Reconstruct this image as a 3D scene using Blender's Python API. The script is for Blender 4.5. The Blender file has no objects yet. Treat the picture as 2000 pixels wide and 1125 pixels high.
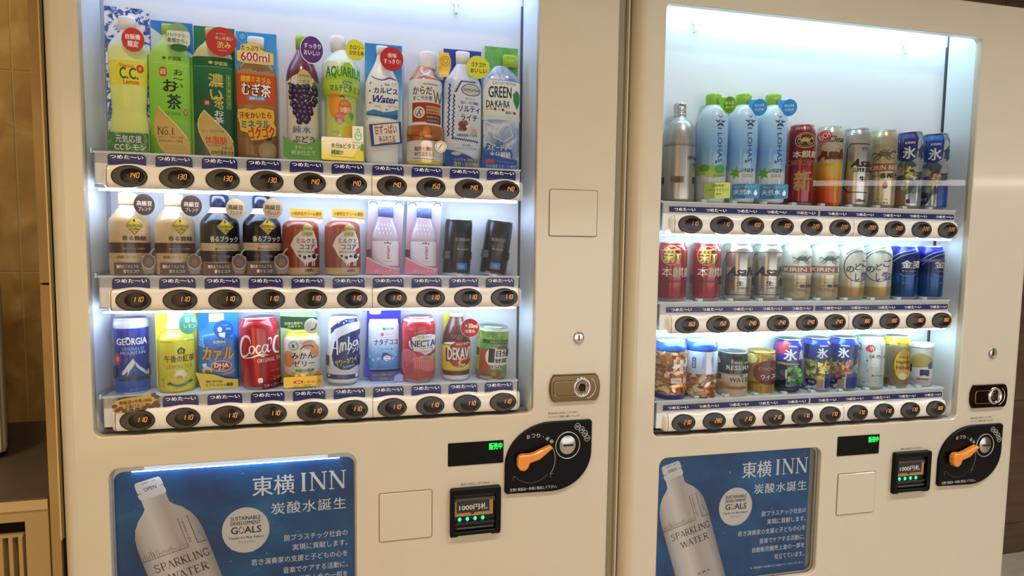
import bpy, bmesh, math, random
from mathutils import Matrix, Vector
random.seed(7)
PI = math.pi
Z0 = 1.185                       # height of the datum between the upper and middle button rows above the floor
SC = bpy.context.scene
COL = SC.collection

# ------------------------------------------------------------------ camera, world, room lights, exposure
def set_camera():
    cam = bpy.data.cameras.new('camera'); co = bpy.data.objects.new('camera', cam); COL.objects.link(co)
    cam.sensor_width = 36; cam.lens = 36 * 1138.43 / 2000; cam.clip_start = .02
    yaw, pit, rol = .2354, .0715, .0133
    f = Vector((math.sin(yaw) * math.cos(pit), math.cos(yaw) * math.cos(pit), -math.sin(pit)))
    r = Vector((math.cos(yaw), -math.sin(yaw), 0)); u = r.cross(f)
    r2 = r * math.cos(rol) + u * math.sin(rol); u2 = u * math.cos(rol) - r * math.sin(rol)
    m = Matrix((r2, u2, -f)).transposed().to_4x4(); m.translation = Vector((.38543, -1.08412, .09994 + Z0))
    co.matrix_world = m; SC.camera = co
set_camera()
w = bpy.data.worlds.new('world'); SC.world = w; w.use_nodes = True
w.node_tree.nodes['Background'].inputs[0].default_value = (1.0, .86, .68, 1)
w.node_tree.nodes['Background'].inputs[1].default_value = .10
SC.view_settings.view_transform = 'Standard'; SC.view_settings.look = 'None'
SC.view_settings.exposure = 0.0; SC.view_settings.gamma = 1.0; SC.view_settings.use_curve_mapping = False
SC.cycles.max_bounces = 7; SC.cycles.transparent_max_bounces = 12; SC.cycles.sample_clamp_indirect = 6

def area(name, loc, rot, sx, sy, power, col, shape='RECTANGLE', spread=PI):
    l = bpy.data.lights.new(name, 'AREA'); l.shape = shape; l.size = sx; l.size_y = sy; l.energy = power; l.color = col; l.spread = spread
    o = bpy.data.objects.new(name, l); COL.objects.link(o); o.location = loc; o.rotation_euler = rot; return o
WARM = (1.0, .76, .47); NEUT = (1.0, .98, .97)
for i, (x, y, p, c) in enumerate([(-.85, -.85, 10, WARM), (.2, -.85, 7.5, WARM), (1.15, -.85, 7.5, NEUT), (2.1, -.85, 8, NEUT), (3.1, -.85, 8, NEUT)]):
    area('ceiling_downlight', (x, y, 2.49), (0, 0, 0), .16, .16, p, c, 'DISK', 2.0)
area('ceiling_downlight', (-.55, .25, 2.49), (0, 0, 0), .12, .12, 4.2, (1.0, .78, .46), 'DISK')  # added lamp that brightens the tiles and counter at the left
area('lobby_light', (2.4, -3.4, .85), (PI / 2, 0, 0), 4.8, 1.4, 39, (1.0, .98, .97))  # added soft fill, set low to brighten the lower doors; no actual fixture
area('corridor_glow', (-1.2, -2.4, 1.05), (PI / 2, 0, -.62), 1.6, 1.9, 15, (1.0, .74, .40))  # added warm fill from the left for the door edges; no actual fixture
area('wall_tube_light', (4.35, -2.45, 1.78), (PI / 2, 0, .35), 1.9, .04, 2.6, (1, .97, .93))

# ------------------------------------------------------------------ materials
def lin(h):
    h = h.lstrip('#'); v = [int(h[i:i + 2], 16) / 255 for i in (0, 2, 4)]
    return tuple(c / 12.92 if c <= .04045 else ((c + .055) / 1.055) ** 2.4 for c in v) + (1,)
MC = {}
def M(hexc, rough=.38, metal=0.0, emit=0.0, coat=0.0, name=None, grain=0.0, trans=0.0):
    k = (hexc, rough, metal, emit, coat, grain, trans)
    if k in MC: return MC[k]
    m = bpy.data.materials.new(name or 'paint_' + hexc.strip('#')); m.use_nodes = True
    nt = m.node_tree; b = nt.nodes['Principled BSDF']
    b.inputs['Base Color'].default_value = lin(hexc); b.inputs['Roughness'].default_value = rough; b.inputs['Metallic'].default_value = metal
    b.inputs['Coat Weight'].default_value = coat; b.inputs['Coat Roughness'].default_value = .08
    b.inputs['Transmission Weight'].default_value = trans
    if emit: b.inputs['Emission Color'].default_value = lin(hexc); b.inputs['Emission Strength'].default_value = emit
    if grain:
        tc = nt.nodes.new('ShaderNodeTexCoord'); n = nt.nodes.new('ShaderNodeTexNoise'); n.inputs['Scale'].default_value = 18; n.inputs['Detail'].default_value = 4
        mx = nt.nodes.new('ShaderNodeMix'); mx.data_type = 'RGBA'; mx.blend_type = 'MULTIPLY'; mx.inputs['Factor'].default_value = grain
        mx.inputs['A'].default_value = lin(hexc); nt.links.new(tc.outputs['Object'], n.inputs['Vector']); nt.links.new(n.outputs['Fac'], mx.inputs['B'])
        nt.links.new(mx.outputs['Result'], b.inputs['Base Color'])
        n2 = nt.nodes.new('ShaderNodeTexNoise'); n2.inputs['Scale'].default_value = 900; bp = nt.nodes.new('ShaderNodeBump'); bp.inputs['Strength'].default_value = .03
        nt.links.new(tc.outputs['Object'], n2.inputs['Vector']); nt.links.new(n2.outputs['Fac'], bp.inputs['Height']); nt.links.new(bp.outputs['Normal'], b.inputs['Normal'])
    MC[k] = m; return m
def Mgrad(stops, rough=.35, axis=2, lo=0., hi=.2, metal=0., coat=0.):
    """colour ramp along the object's own height (printed blend)"""
    k = ('g', tuple(stops), rough, axis, lo, hi, metal)
    if k in MC: return MC[k]
    m = bpy.data.materials.new('printed_blend'); m.use_nodes = True; nt = m.node_tree; b = nt.nodes['Principled BSDF']
    tc = nt.nodes.new('ShaderNodeTexCoord'); sp = nt.nodes.new('ShaderNodeSeparateXYZ'); mr = nt.nodes.new('ShaderNodeMapRange'); cr = nt.nodes.new('ShaderNodeValToRGB')
    mr.inputs['From Min'].default_value = lo; mr.inputs['From Max'].default_value = hi
    nt.links.new(tc.outputs['Object'], sp.inputs[0]); nt.links.new(sp.outputs[axis], mr.inputs['Value']); nt.links.new(mr.outputs[0], cr.inputs[0])
    e = cr.color_ramp.elements
    while len(e) < len(stops): e.new(.5)
    for i, (p, c) in enumerate(stops): e[i].position = p; e[i].color = lin(c)
    nt.links.new(cr.outputs[0], b.inputs['Base Color']); b.inputs['Roughness'].default_value = rough; b.inputs['Metallic'].default_value = metal; b.inputs['Coat Weight'].default_value = coat
    MC[k] = m; return m
def Mnoise(stops, scale, rough=.4, detail=3, kind='noise', name='pattern', metal=0., stretch=(1, 1, 1), bump=0., coat=0.):
    k = ('n', tuple(stops), scale, rough, detail, kind, metal, stretch, bump)
    if k in MC: return MC[k]
    m = bpy.data.materials.new(name); m.use_nodes = True; nt = m.node_tree; b = nt.nodes['Principled BSDF']
    tc = nt.nodes.new('ShaderNodeTexCoord'); mp = nt.nodes.new('ShaderNodeMapping'); mp.inputs['Scale'].default_value = stretch
    cr = nt.nodes.new('ShaderNodeValToRGB'); nt.links.new(tc.outputs['Object'], mp.inputs[0])
    if kind == 'noise':
        n = nt.nodes.new('ShaderNodeTexNoise'); n.inputs['Detail'].default_value = detail; n.inputs['Distortion'].default_value = .8; out = n.outputs['Fac']
    elif kind == 'cells':
        n = nt.nodes.new('ShaderNodeTexVoronoi'); out = n.outputs['Color']
    else:
        n = nt.nodes.new('ShaderNodeTexVoronoi'); out = n.outputs['Distance']
    n.inputs['Scale'].default_value = scale
    nt.links.new(mp.outputs[0], n.inputs['Vector']); nt.links.new(out, cr.inputs[0])
    e = cr.color_ramp.elements
    while len(e) < len(stops): e.new(.5)
    for i, (p, c) in enumerate(stops): e[i].position = p; e[i].color = lin(c)
    nt.links.new(cr.outputs[0], b.inputs['Base Color']); b.inputs['Roughness'].default_value = rough; b.inputs['Metallic'].default_value = metal; b.inputs['Coat Weight'].default_value = coat
    if bump:
        bp = nt.nodes.new('ShaderNodeBump'); bp.inputs['Strength'].default_value = bump; nt.links.new(out, bp.inputs['Height']); nt.links.new(bp.outputs[0], b.inputs['Normal'])
    MC[k] = m; return m
def glass_mat():
    m = bpy.data.materials.new('window_glass'); m.use_nodes = True; nt = m.node_tree; nt.nodes.clear()
    o = nt.nodes.new('ShaderNodeOutputMaterial'); t = nt.nodes.new('ShaderNodeBsdfTransparent'); g = nt.nodes.new('ShaderNodeBsdfGlossy'); g.inputs['Roughness'].default_value = .015
    t.inputs[0].default_value = (.985, .995, 1, 1)
    f = nt.nodes.new('ShaderNodeFresnel'); f.inputs['IOR'].default_value = 1.3; mx = nt.nodes.new('ShaderNodeMixShader')
    nt.links.new(f.outputs[0], mx.inputs[0]); nt.links.new(t.outputs[0], mx.inputs[1]); nt.links.new(g.outputs[0], mx.inputs[2]); nt.links.new(mx.outputs[0], o.inputs[0]); return m
GLASS = glass_mat()
CREAM = M('#ccc2ad', .26, coat=.5, name='cream_enamel', grain=.06)
CREAM_D = M('#8f8468', .4, name='olive_edge')
BARC = M('#dfd9cd', .22, coat=.6, name='bar_plastic')
WHITE = M('#f1f4f6', .45, name='white_plastic'); BACKP = M('#e3e9ef', .5, name='back_panel_white', grain=.03); SIDEP = M('#e6edf3', .35, name='side_panel_white')
BLACK = M('#050404', .32)
for k_ in ('#050404', '#060505', '#030303'):
    m_ = M(k_, .32 if k_ == '#050404' else .25); m_.node_tree.nodes['Principled BSDF'].inputs['Specular IOR Level'].default_value = .16
_ = 0
BLACKM = M('#0a0908', .6); NAVY = M('#1a1d74', .35); CHROME = M('#c9c4bb', .18, 1.0); STEEL = M('#9a9893', .35, 1.0)
BRONZE = M('#6b573d', .22, .85, name='bronze_plate'); ALU = M('#d3d3d0', .3, 1.0, name='lid_aluminium')

# ------------------------------------------------------------------ mesh helpers
class MB:
    def __init__(s): s.v = []; s.f = []; s.mi = []; s.mats = []; s.sm = []
    def mat(s, m):
        if m not in s.mats: s.mats.append(m)
        return s.mats.index(m)
    def add(s, vs, fs, m, smooth=True):
        b = len(s.v); s.v += [tuple(v) for v in vs]; k = s.mat(m)
        for f in fs: s.f.append(tuple(b + i for i in f)); s.mi.append(k); s.sm.append(smooth)
        return s
    def box(s, x0, x1, y0, y1, z0, z1, m, bev=0.0):
        if bev:
            bm = bmesh.new(); bmesh.ops.create_cube(bm, size=1)
            for v in bm.verts: v.co = Vector((x0 + (v.co.x + .5) * (x1 - x0), y0 + (v.co.y + .5) * (y1 - y0), z0 + (v.co.z + .5) * (z1 - z0)))
            bmesh.ops.bevel(bm, geom=bm.edges[:], offset=bev, segments=2, affect='EDGES', profile=.5)
            bm.verts.index_update(); s.add([v.co for v in bm.verts], [[v.index for v in f.verts] for f in bm.faces], m, False); bm.free(); return s
        vs = [(x, y, z) for z in (z0, z1) for y in (y0, y1) for x in (x0, x1)]
        return s.add(vs, [(0, 2, 3, 1), (4, 5, 7, 6), (0, 1, 5, 4), (2, 6, 7, 3), (0, 4, 6, 2), (1, 3, 7, 5)], m, False)
    def prism(s, pts, y0, y1, m, smooth=False):
        """outline in x,z given thickness along y (y0 = front)"""
        n = len(pts); vs = [(x, y0, z) for x, z in pts] + [(x, y1, z) for x, z in pts]
        s.add(vs, [tuple(range(n)), tuple(range(2 * n - 1, n - 1, -1))], m, False)
        return s.add(vs, [(i, i + n, (i + 1) % n + n, (i + 1) % n) for i in range(n)], m, smooth)
    def dome(s, cx, cz, rx, rz, y, dy, m, n=40, rings=6, smooth=True, q=2.0):
        """elliptic cap facing -y; dy > 0 bulges to the front, < 0 is a dish"""
        vs = [(cx, y - dy, cz)]; fs = []
        for k in range(1, rings + 1):
            t = k / rings
            for i in range(n):
                a = 2 * PI * i / n; vs.append((cx + rx * t * math.cos(a), y - dy * (1 - t ** q), cz + rz * t * math.sin(a)))
        for i in range(n): fs.append((0, 1 + i, 1 + (i + 1) % n))
        for k in range(rings - 1):
            for i in range(n): a = 1 + k * n + i; b = 1 + k * n + (i + 1) % n; fs.append((a, a + n, b + n, b))
        return s.add(vs, fs, m, smooth)
    def ring(s, cx, cz, r0x, r0z, r1x, r1z, y, m, n=48, a0=0, a1=2 * PI, h=0):
        vs = []; full = abs(a1 - a0 - 2 * PI) < 1e-6; k = n if full else n + 1
        for i in range(k):
            a = a0 + (a1 - a0) * i / n; c, q = math.cos(a), math.sin(a)
            vs += [(cx + r0x * c, y, cz + r0z * q), (cx + (r0x + r1x) / 2 * c, y - h, cz + (r0z + r1z) / 2 * q), (cx + r1x * c, y, cz + r1z * q)]
        fs = []
        for i in range(n if full else n):
            j = (i + 1) % k
            for d in (0, 1): fs.append((3 * i + d, 3 * j + d, 3 * j + d + 1, 3 * i + d + 1))
        return s.add(vs, fs, m, True)
    def build(s, name, parent=None, label=None):
        me = bpy.data.meshes.new(name); me.from_pydata(s.v, [], s.f)
        for m in s.mats: me.materials.append(m)
        me.polygons.foreach_set('material_index', s.mi); me.polygons.foreach_set('use_smooth', s.sm); me.update()
        o = bpy.data.objects.new(name, me); COL.objects.link(o)
        if parent: o.parent = parent
        if label: o['label'] = label
        return o
def empty(name, loc, rotz=0, label=None, cat=None, group=None, rot=None):
    o = bpy.data.objects.new(name, None); COL.objects.link(o); o.location = loc; o.rotation_euler = rot or (0, 0, rotz); o.empty_display_size = .02
    if label: o['label'] = label
    if cat: o['category'] = cat
    if group: o['group'] = group
    return o
def rrect(x0, x1, z0, z1, r, n=6, corners=(1, 1, 1, 1)):
    """corners: bottom-left, bottom-right, top-right, top-left"""
    out = []
    for (cx, cz, a, sx, sz, on) in ((x0, z0, PI, 1, 1, corners[0]), (x1, z0, 1.5 * PI, -1, 1, corners[1]), (x1, z1, 0, -1, -1, corners[2]), (x0, z1, .5 * PI, 1, -1, corners[3])):
        if not on or r <= 0: out.append((cx, cz)); continue
        rr = r * on
        for i in range(n + 1):
            t = a + .5 * PI * i / n; out.append((cx + sx * rr + rr * math.cos(t), cz + sz * rr + rr * math.sin(t)))
    return out
def plate(outline, holes, thick, bevel, m, y_front):
    """flat plate in x,z with holes, bevelled rims; front face at y_front"""
    cu = bpy.data.curves.new('c', 'CURVE'); cu.dimensions = '2D'; cu.fill_mode = 'BOTH'; cu.extrude = thick / 2 - bevel; cu.bevel_depth = bevel; cu.bevel_resolution = 2; cu.offset = -bevel
    for pts in [outline] + holes:
        sp = cu.splines.new('POLY'); sp.points.add(len(pts) - 1); sp.use_cyclic_u = True
        for p, (x, z) in zip(sp.points, pts): p.co = (x, z, 0, 1)
    o = bpy.data.objects.new('c', cu); me = o.to_mesh()
    vs = [(v.co.x, y_front + thick / 2 - v.co.z, v.co.y) for v in me.vertices]; fs = [tuple(p.vertices) for p in me.polygons]
    o.to_mesh_clear(); bpy.data.objects.remove(o); bpy.data.curves.remove(cu)
    return vs, fs

# ------------------------------------------------------------------ lettering
TC = {}
def text2d(s, bold=0.0, shear=0.0, space=1.0, lead=1.0):
    k = (s, bold, shear, space, lead)
    if k in TC: return TC[k]
    cu = bpy.data.curves.new('t', 'FONT'); cu.body = s; cu.fill_mode = 'FRONT'; cu.resolution_u = 2; cu.shear = shear; cu.space_character = space; cu.space_line = lead; cu.align_x = 'CENTER'
    o = bpy.data.objects.new('t', cu); me = o.to_mesh()
    vs = [(v.co.x, v.co.y) for v in me.vertices]; fs = [tuple(p.vertices) for p in me.polygons]
    o.to_mesh_clear(); bpy.data.objects.remove(o); bpy.data.curves.remove(cu)
    if not vs: vs, fs = [(0, 0), (1, 0), (1, 1)], []
    if bold > 0:     # heavier weight: the glyphs overprinted with small shifts
        q = bold * (.8 if bold >= .09 else .5); D = [(-q, 0), (q, 0)] if bold < .03 else [(-q, -q * .5), (q, -q * .5), (-q, q * .5), (q, q * .5)] if bold < .09 else [(q * math.cos(i * PI / 4), q * math.sin(i * PI / 4)) for i in range(8)]
        v0, f0, n0 = vs, fs, len(vs); vs = [(x + a, y + b, k * 4e-5) for k, (a, b) in enumerate(D) for x, y in v0]; fs = [tuple(i + k * n0 for i in f) for k in range(len(D)) for f in f0]
    x0 = min(v[0] for v in vs); x1 = max(v[0] for v in vs); y0 = min(v[1] for v in vs); y1 = max(v[1] for v in vs)
    dx = max(x1 - x0, .02); dy = max(y1 - y0, .02)
    TC[k] = ([((v[0] - x0) / dx, (v[1] - y0) / dy, v[2] if len(v) > 2 else 0) for v in vs], fs, dx / dy); return TC[k]
def flat_text(mb, s, x0, x1, z0, z1, y, m, bold=.012, shear=0, rot=0, space=1.0, lead=1.0):
    vs, fs, a = text2d(s, bold, shear, space, lead); cx, cz = (x0 + x1) / 2, (z0 + z1) / 2; c, q = math.cos(rot), math.sin(rot); out = []
    for u, v, d in vs:
        px, pz = (u - .5) * (x1 - x0), (v - .5) * (z1 - z0); out.append((cx + px * c - pz * q, y - d, cz + px * q + pz * c))
    mb.add(out, fs, m, False)
def stroke(pts, wd, close=False, smooth=3):
    """ribbon of width wd along points -> outline quads; wd number or list"""
    if smooth > 1 and len(pts) > 2:
        P = [pts[0]] + list(pts) + [pts[-1]]; W = wd if isinstance(wd, (list, tuple)) else [wd] * len(pts); Wp = [W[0]] + list(W) + [W[-1]]; o = []; ow = []
        for i in range(1, len(P) - 2):
            for k in range(smooth):
                t = k / smooth; a, b, c, d = P[i - 1], P[i], P[i + 1], P[i + 2]
                o.append(tuple(.5 * (2 * b[j] + (c[j] - a[j]) * t + (2 * a[j] - 5 * b[j] + 4 * c[j] - d[j]) * t * t + (3 * b[j] - a[j] - 3 * c[j] + d[j]) * t ** 3) for j in (0, 1))); ow.append(Wp[i] * (1 - t) + Wp[i + 1] * t)
        o.append(pts[-1]); ow.append(Wp[-1]); pts, wd = o, ow
    W = wd if isinstance(wd, (list, tuple)) else [wd] * len(pts); L = []; n = len(pts)
    for i in range(n):
        a = pts[max(i - 1, 0)]; b = pts[min(i + 1, n - 1)]; dx, dy = b[0] - a[0], b[1] - a[1]; l = math.hypot(dx, dy) or 1
        nx, ny = -dy / l * W[i] / 2, dx / l * W[i] / 2; L.append(((pts[i][0] + nx, pts[i][1] + ny), (pts[i][0] - nx, pts[i][1] - ny)))
    vs = [p for q in L for p in q]; fs = [(2 * i, 2 * i + 1, 2 * i + 3, 2 * i + 2) for i in range(n - 1)]
    return vs, fs

# ------------------------------------------------------------------ label artwork wrapped on a surface
class Art:
    """an art sheet (its own units, y down) wrapped on a round or flat body; all sizes of the body in metres"""
    def __init__(s, sheet, r, H, prof=None, sy=1.0, y0=0.0, flat=False, name='label_print'):
        s.x0, s.x1, s.yt, s.yb = sheet; s.r = r; s.H = H; s.prof = prof; s.sy = sy; s.y0 = y0; s.flat = flat; s.mb = MB(); s.layer = 0; s.kx = 2 * r / (s.x1 - s.x0); s.kz = H / (s.yb - s.yt); s.name = name
    def rad(s, w):
        p = s.prof
        if w <= p[0][0]: return p[0][1]
        for (a, ra), (b, rb) in zip(p, p[1:]):
            if w <= b: return ra + (rb - ra) * ((w - a) / (b - a) if b > a else 1)
        return p[-1][1]
    def U(s, X): return (X - (s.x0 + s.x1) / 2) * s.kx
    def W(s, Y): return (s.yb - Y) * s.kz
    def map(s, u, w, off):
        if s.flat: return (u, s.y0 - off, w)
        t = u / s.r; g = math.asin(t) if abs(t) < .8 else math.copysign(math.asin(.8) + (abs(t) - .8) * 1.667, t)
        r = s.rad(w) + off; return (r * math.sin(g), s.y0 - r * s.sy * math.cos(g), w)
    def put(s, vs, fs, m, lift=None):
        """vs in sheet units"""
        if isinstance(m, str): m = M(m, .36, coat=.08)
        off = .00016 + (.00005 * s.layer if lift is None else lift); s.layer += max(v[2] if len(v) > 2 else 0 for v in vs) / 5e-5 + (.35 if len(fs) == 1 else 1)
        pts = [(s.U(v[0]), s.W(v[1]), v[2] if len(v) > 2 else 0) for v in vs]
        if s.flat:
            s.mb.add([s.map(u, w, off + d) for u, w, d in pts], fs, m, False); return
        bm = bmesh.new(); V = [bm.verts.new(q) for q in pts]
        for f in fs:
            try: bm.faces.new([V[i] for i in f])
            except ValueError: pass
        us = [p[0] for p in pts]; ws = [p[1] for p in pts]; st = s.r / 8
        a = min(us)
        k = math.ceil(a / st)
        while k * st < max(us):
            bmesh.ops.bisect_plane(bm, geom=bm.verts[:] + bm.edges[:] + bm.faces[:], plane_co=(k * st, 0, 0), plane_no=(1, 0, 0)); k += 1
        for (pw, pr) in s.prof:
            if min(ws) + .0004 < pw < max(ws) - .0004: bmesh.ops.bisect_plane(bm, geom=bm.verts[:] + bm.edges[:] + bm.faces[:], plane_co=(0, pw, 0), plane_no=(0, 1, 0))
        bm.verts.index_update()
        s.mb.add([s.map(v.co.x, v.co.y, off + v.co.z) for v in bm.verts], [[v.index for v in f.verts] for f in bm.faces], m, True); bm.free()
    def t(s, txt, X0, Y0, X1, Y1, m, b=.012, sh=0, rot=0, sp=1.0, v=False, lead=1.0):
        if v: txt = '\n'.join(txt)
        vs, fs, a = text2d(txt, b, sh, sp, lead); c, q = math.cos(math.radians(rot)), math.sin(math.radians(rot)); cx, cy = (X0 + X1) / 2, (Y0 + Y1) / 2; out = []
        for x, y, d in vs:
            px, py = (x - .5) * (X1 - X0), (.5 - y) * (Y1 - Y0); out.append((cx + px * c + py * q, cy - px * q + py * c, d))
        s.put(out, fs, m); return s
    def e(s, X, Y, rx, ry, m, n=28):
        s.put([(X + rx * math.cos(2 * PI * i / n), Y + ry * math.sin(2 * PI * i / n)) for i in range(n)], [tuple(range(n))], m); return s
    def o(s, X, Y, rx, ry, wd, m, n=32, a0=0, a1=360):
        P = [(X + rx * math.cos(math.radians(a0 + (a1 - a0) * i / n)), Y + ry * math.sin(math.radians(a0 + (a1 - a0) * i / n))) for i in range(n + 1)]; vs, fs = stroke(P, wd, smooth=1); s.put(vs, fs, m); return s
    def rc(s, X0, Y0, X1, Y1, m, rad=0, n=4):
        p = rrect(X0, X1, Y0, Y1, rad, n); s.put(p, [tuple(range(len(p)))], m); return s
    def p(s, pts, m): s.put(pts, [tuple(range(len(pts)))], m); return s
    def l(s, pts, wd, m, smooth=3): vs, fs = stroke(pts, wd, smooth=smooth); s.put(vs, fs, m); return s
    def band(s, Y0, Y1, m, n=56, off=None):
        """colour all the way round the body between two heights"""
        if isinstance(m, str): m = M(m, .3, coat=.3)
        of = .00016 + .00005 * s.layer if off is None else off; s.layer += 1
        w1, w0 = s.W(Y0), s.W(Y1); ws = [w0] + [p[0] for p in s.prof if w0 < p[0] < w1] + [w1]; vs = []
        for w in ws:
            r = s.rad(w) + of
            for i in range(n): a = 2 * PI * i / n; vs.append((r * math.sin(a), s.y0 - r * s.sy * math.cos(a), w))
        fs = [(k * n + i, k * n + (i + 1) % n, (k + 1) * n + (i + 1) % n, (k + 1) * n + i) for k in range(len(ws) - 1) for i in range(n)]
        s.mb.add(vs, fs, m, True); return s
    def done(s, parent):
        if s.mb.v: return s.mb.build(s.name, parent)

def lathe(mb, prof, m, sy=1.0, y0=0., n=56, cx=0., closed=True, smooth=True, lo=None, hi=None):
    vs = []
    for w, r in prof:
        for i in range(n): a = 2 * PI * i / n; vs.append((cx + r * math.sin(a), y0 - r * sy * math.cos(a), w))
    fs = [(k * n + i, k * n + (i + 1) % n, (k + 1) * n + (i + 1) % n, (k + 1) * n + i) for k in range(len(prof) - 1) for i in range(n)]
    if closed: fs += [tuple(range(n - 1, -1, -1)), tuple(range((len(prof) - 1) * n, len(prof) * n))]
    mb.add(vs, fs, m, smooth); return mb
def smooth_prof(pts, k=4):
    out = []
    P = [pts[0]] + pts + [pts[-1]]
    for i in range(1, len(P) - 2):
        a, b, c, d = P[i - 1:i + 3]
        for j in range(k):
            t = j / k; r = .5 * (2 * b[1] + (c[1] - a[1]) * t + (2 * a[1] - 5 * b[1] + 4 * c[1] - d[1]) * t * t + (3 * b[1] - a[1] - 3 * c[1] + d[1]) * t ** 3)
            out.append((b[0] + (c[0] - b[0]) * t, max(r, .0005)))
    out.append(pts[-1]); return out

# ------------------------------------------------------------------ room
def struct(o, kind='structure'): o['kind'] = kind; return o
TILE = Mnoise([(.28, '#8f7040'), (.45, '#a5854c'), (.55, '#b3945a'), (.72, '#c9ae78')], 7, .25, 8, name='brown_marble_tile', coat=.3)
TILE2 = Mnoise([(.2, '#3e2b1c'), (.5, '#54402c'), (.8, '#6a533a')], 2.2, .42, 7, name='shaded_brown_tile', stretch=(1, 1, 6))  # same wall as TILE; its dimmer light is put into these browns
def tiled_wall(name, x0, x1, y, z0, z1, zs, xs, m, base):
    w_ = MB().box(x0, x1, y + .0015, y + .1, z0, z1, base).build(name); struct(w_)
    for a, b in zip(xs, xs[1:]):
        for c, d in zip(zs, zs[1:]):
            MB().box(a + .002, b - .002, y, y + .013, c + .0025, d - .0025, m, .0005).build('tile', w_)
    return w_
zs = [0, .135, .668, 1.185 + .013, 1.185 + .546, 2.27, 2.5]
tiled_wall('wall_back', -1.3, 1.6, .76, 0, 2.5, zs, [-1.3, -.84, -.54, -.2, .2, .6, 1.0, 1.3, 1.6], TILE, M('#b39c68', .6))
tiled_wall('wall_back_right', 1.6, 5.6, .76, 0, 2.5, zs, [1.6, 2.2, 2.8, 3.4, 4.0, 4.6, 5.2, 5.6], TILE2, M('#3a2e20', .6))
struct(MB().box(-1.3, 5.6, -3.5, .86, -.05, 0, Mnoise([(.3, '#b8ae9e'), (.7, '#cdc3b3')], 6, .35, 4, name='stone_floor')).build('floor'))
struct(MB().box(-1.3, 5.6, -3.5, .86, 2.5, 2.55, M('#cfc9bf', .8, grain=.05)).build('ceiling'))
struct(MB().box(-1.4, -1.3, -3.5, .86, 0, 2.5, M('#b09a74', .6, grain=.1)).build('wall_left'))
struct(MB().box(5.6, 5.7, -3.5, .86, 0, 2.5, M('#b3aca2', .6, grain=.1)).build('wall_right'))
struct(MB().box(-1.3, 5.6, -3.6, -3.5, 0, 2.5, M('#aaa297', .6, grain=.1)).build('wall_front'))
# tiled pier beside the first machine, seen down the narrow gap
pier = struct(MB().box(-.226, -.207, .20, .76, .0, 2.5, M('#0d0a07', .8)).build('trim_1'))  # near-black body: the shade of the gap is put into its colour
for a, b in ((.0, .62), (.624, 1.2), (1.204, 1.73), (1.734, 2.25)):
    MB().box(-.2265, -.2095, .192, .2, a, b, Mnoise([(.25, '#8a6a38'), (.5, '#a5834c'), (.75, '#b8975c')], 4, .2, 5, name='glossy_tile', coat=.5), .001).build('tile', pier)
MB().box(-.2092, -.2065, .189, .2, .7, 2.5, M('#d8c290', .25, coat=.4), .0005).build('edge_bead', pier)

# ------------------------------------------------------------------ vending machines
def digits(mb, s, x0, z0, wd, hd, y, m, slant=.18):
    SEG = {'0': 'abcdef', '1': 'bc', '2': 'abged', '3': 'abgcd', '4': 'fgbc', '5': 'afgcd', '6': 'afgecd', '7': 'abc', '8': 'abcdefg', '9': 'abcdfg'}
    t = wd * .17
    for k, ch in enumerate(s):
        ox = x0 + k * wd * 1.38; h2 = hd / 2
        R = {'a': (t, hd - t, wd - t, hd), 'g': (t, h2 - t / 2, wd - t, h2 + t / 2), 'd': (t, 0, wd - t, t), 'f': (0, h2, t, hd - t / 2), 'b': (wd - t, h2, wd, hd - t / 2), 'e': (0, t / 2, t, h2), 'c': (wd - t, t / 2, wd, h2)}
        for g in SEG[ch]:
            a, b, c, d = R[g]; g_ = .06 * wd
            if c - a > d - b: a += g_; c -= g_
            else: b += g_; d -= g_
            mb.add([(ox + px + slant * pz, y, z0 + pz) for px, pz in ((a, b), (c, b), (c, d), (a, d))], [(0, 1, 2, 3)], m, False)
def bar_profile(x, zc, x0, x1, bend=.0035):
    ph = (x / .07) % 1.0; bump = bend * (math.cos(2 * PI * ph) * .5 + .5)
    e = min(1.0, max(0.02, min(x - x0, x1 - x) / .012)); k = math.sqrt(max(0, 1 - (1 - e) ** 2)) if e < 1 else 1
    top = (.0185 + bump) * (.55 + .45 * k); bot = .0195 * (.55 + .45 * k)
    return top, bot, k
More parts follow.
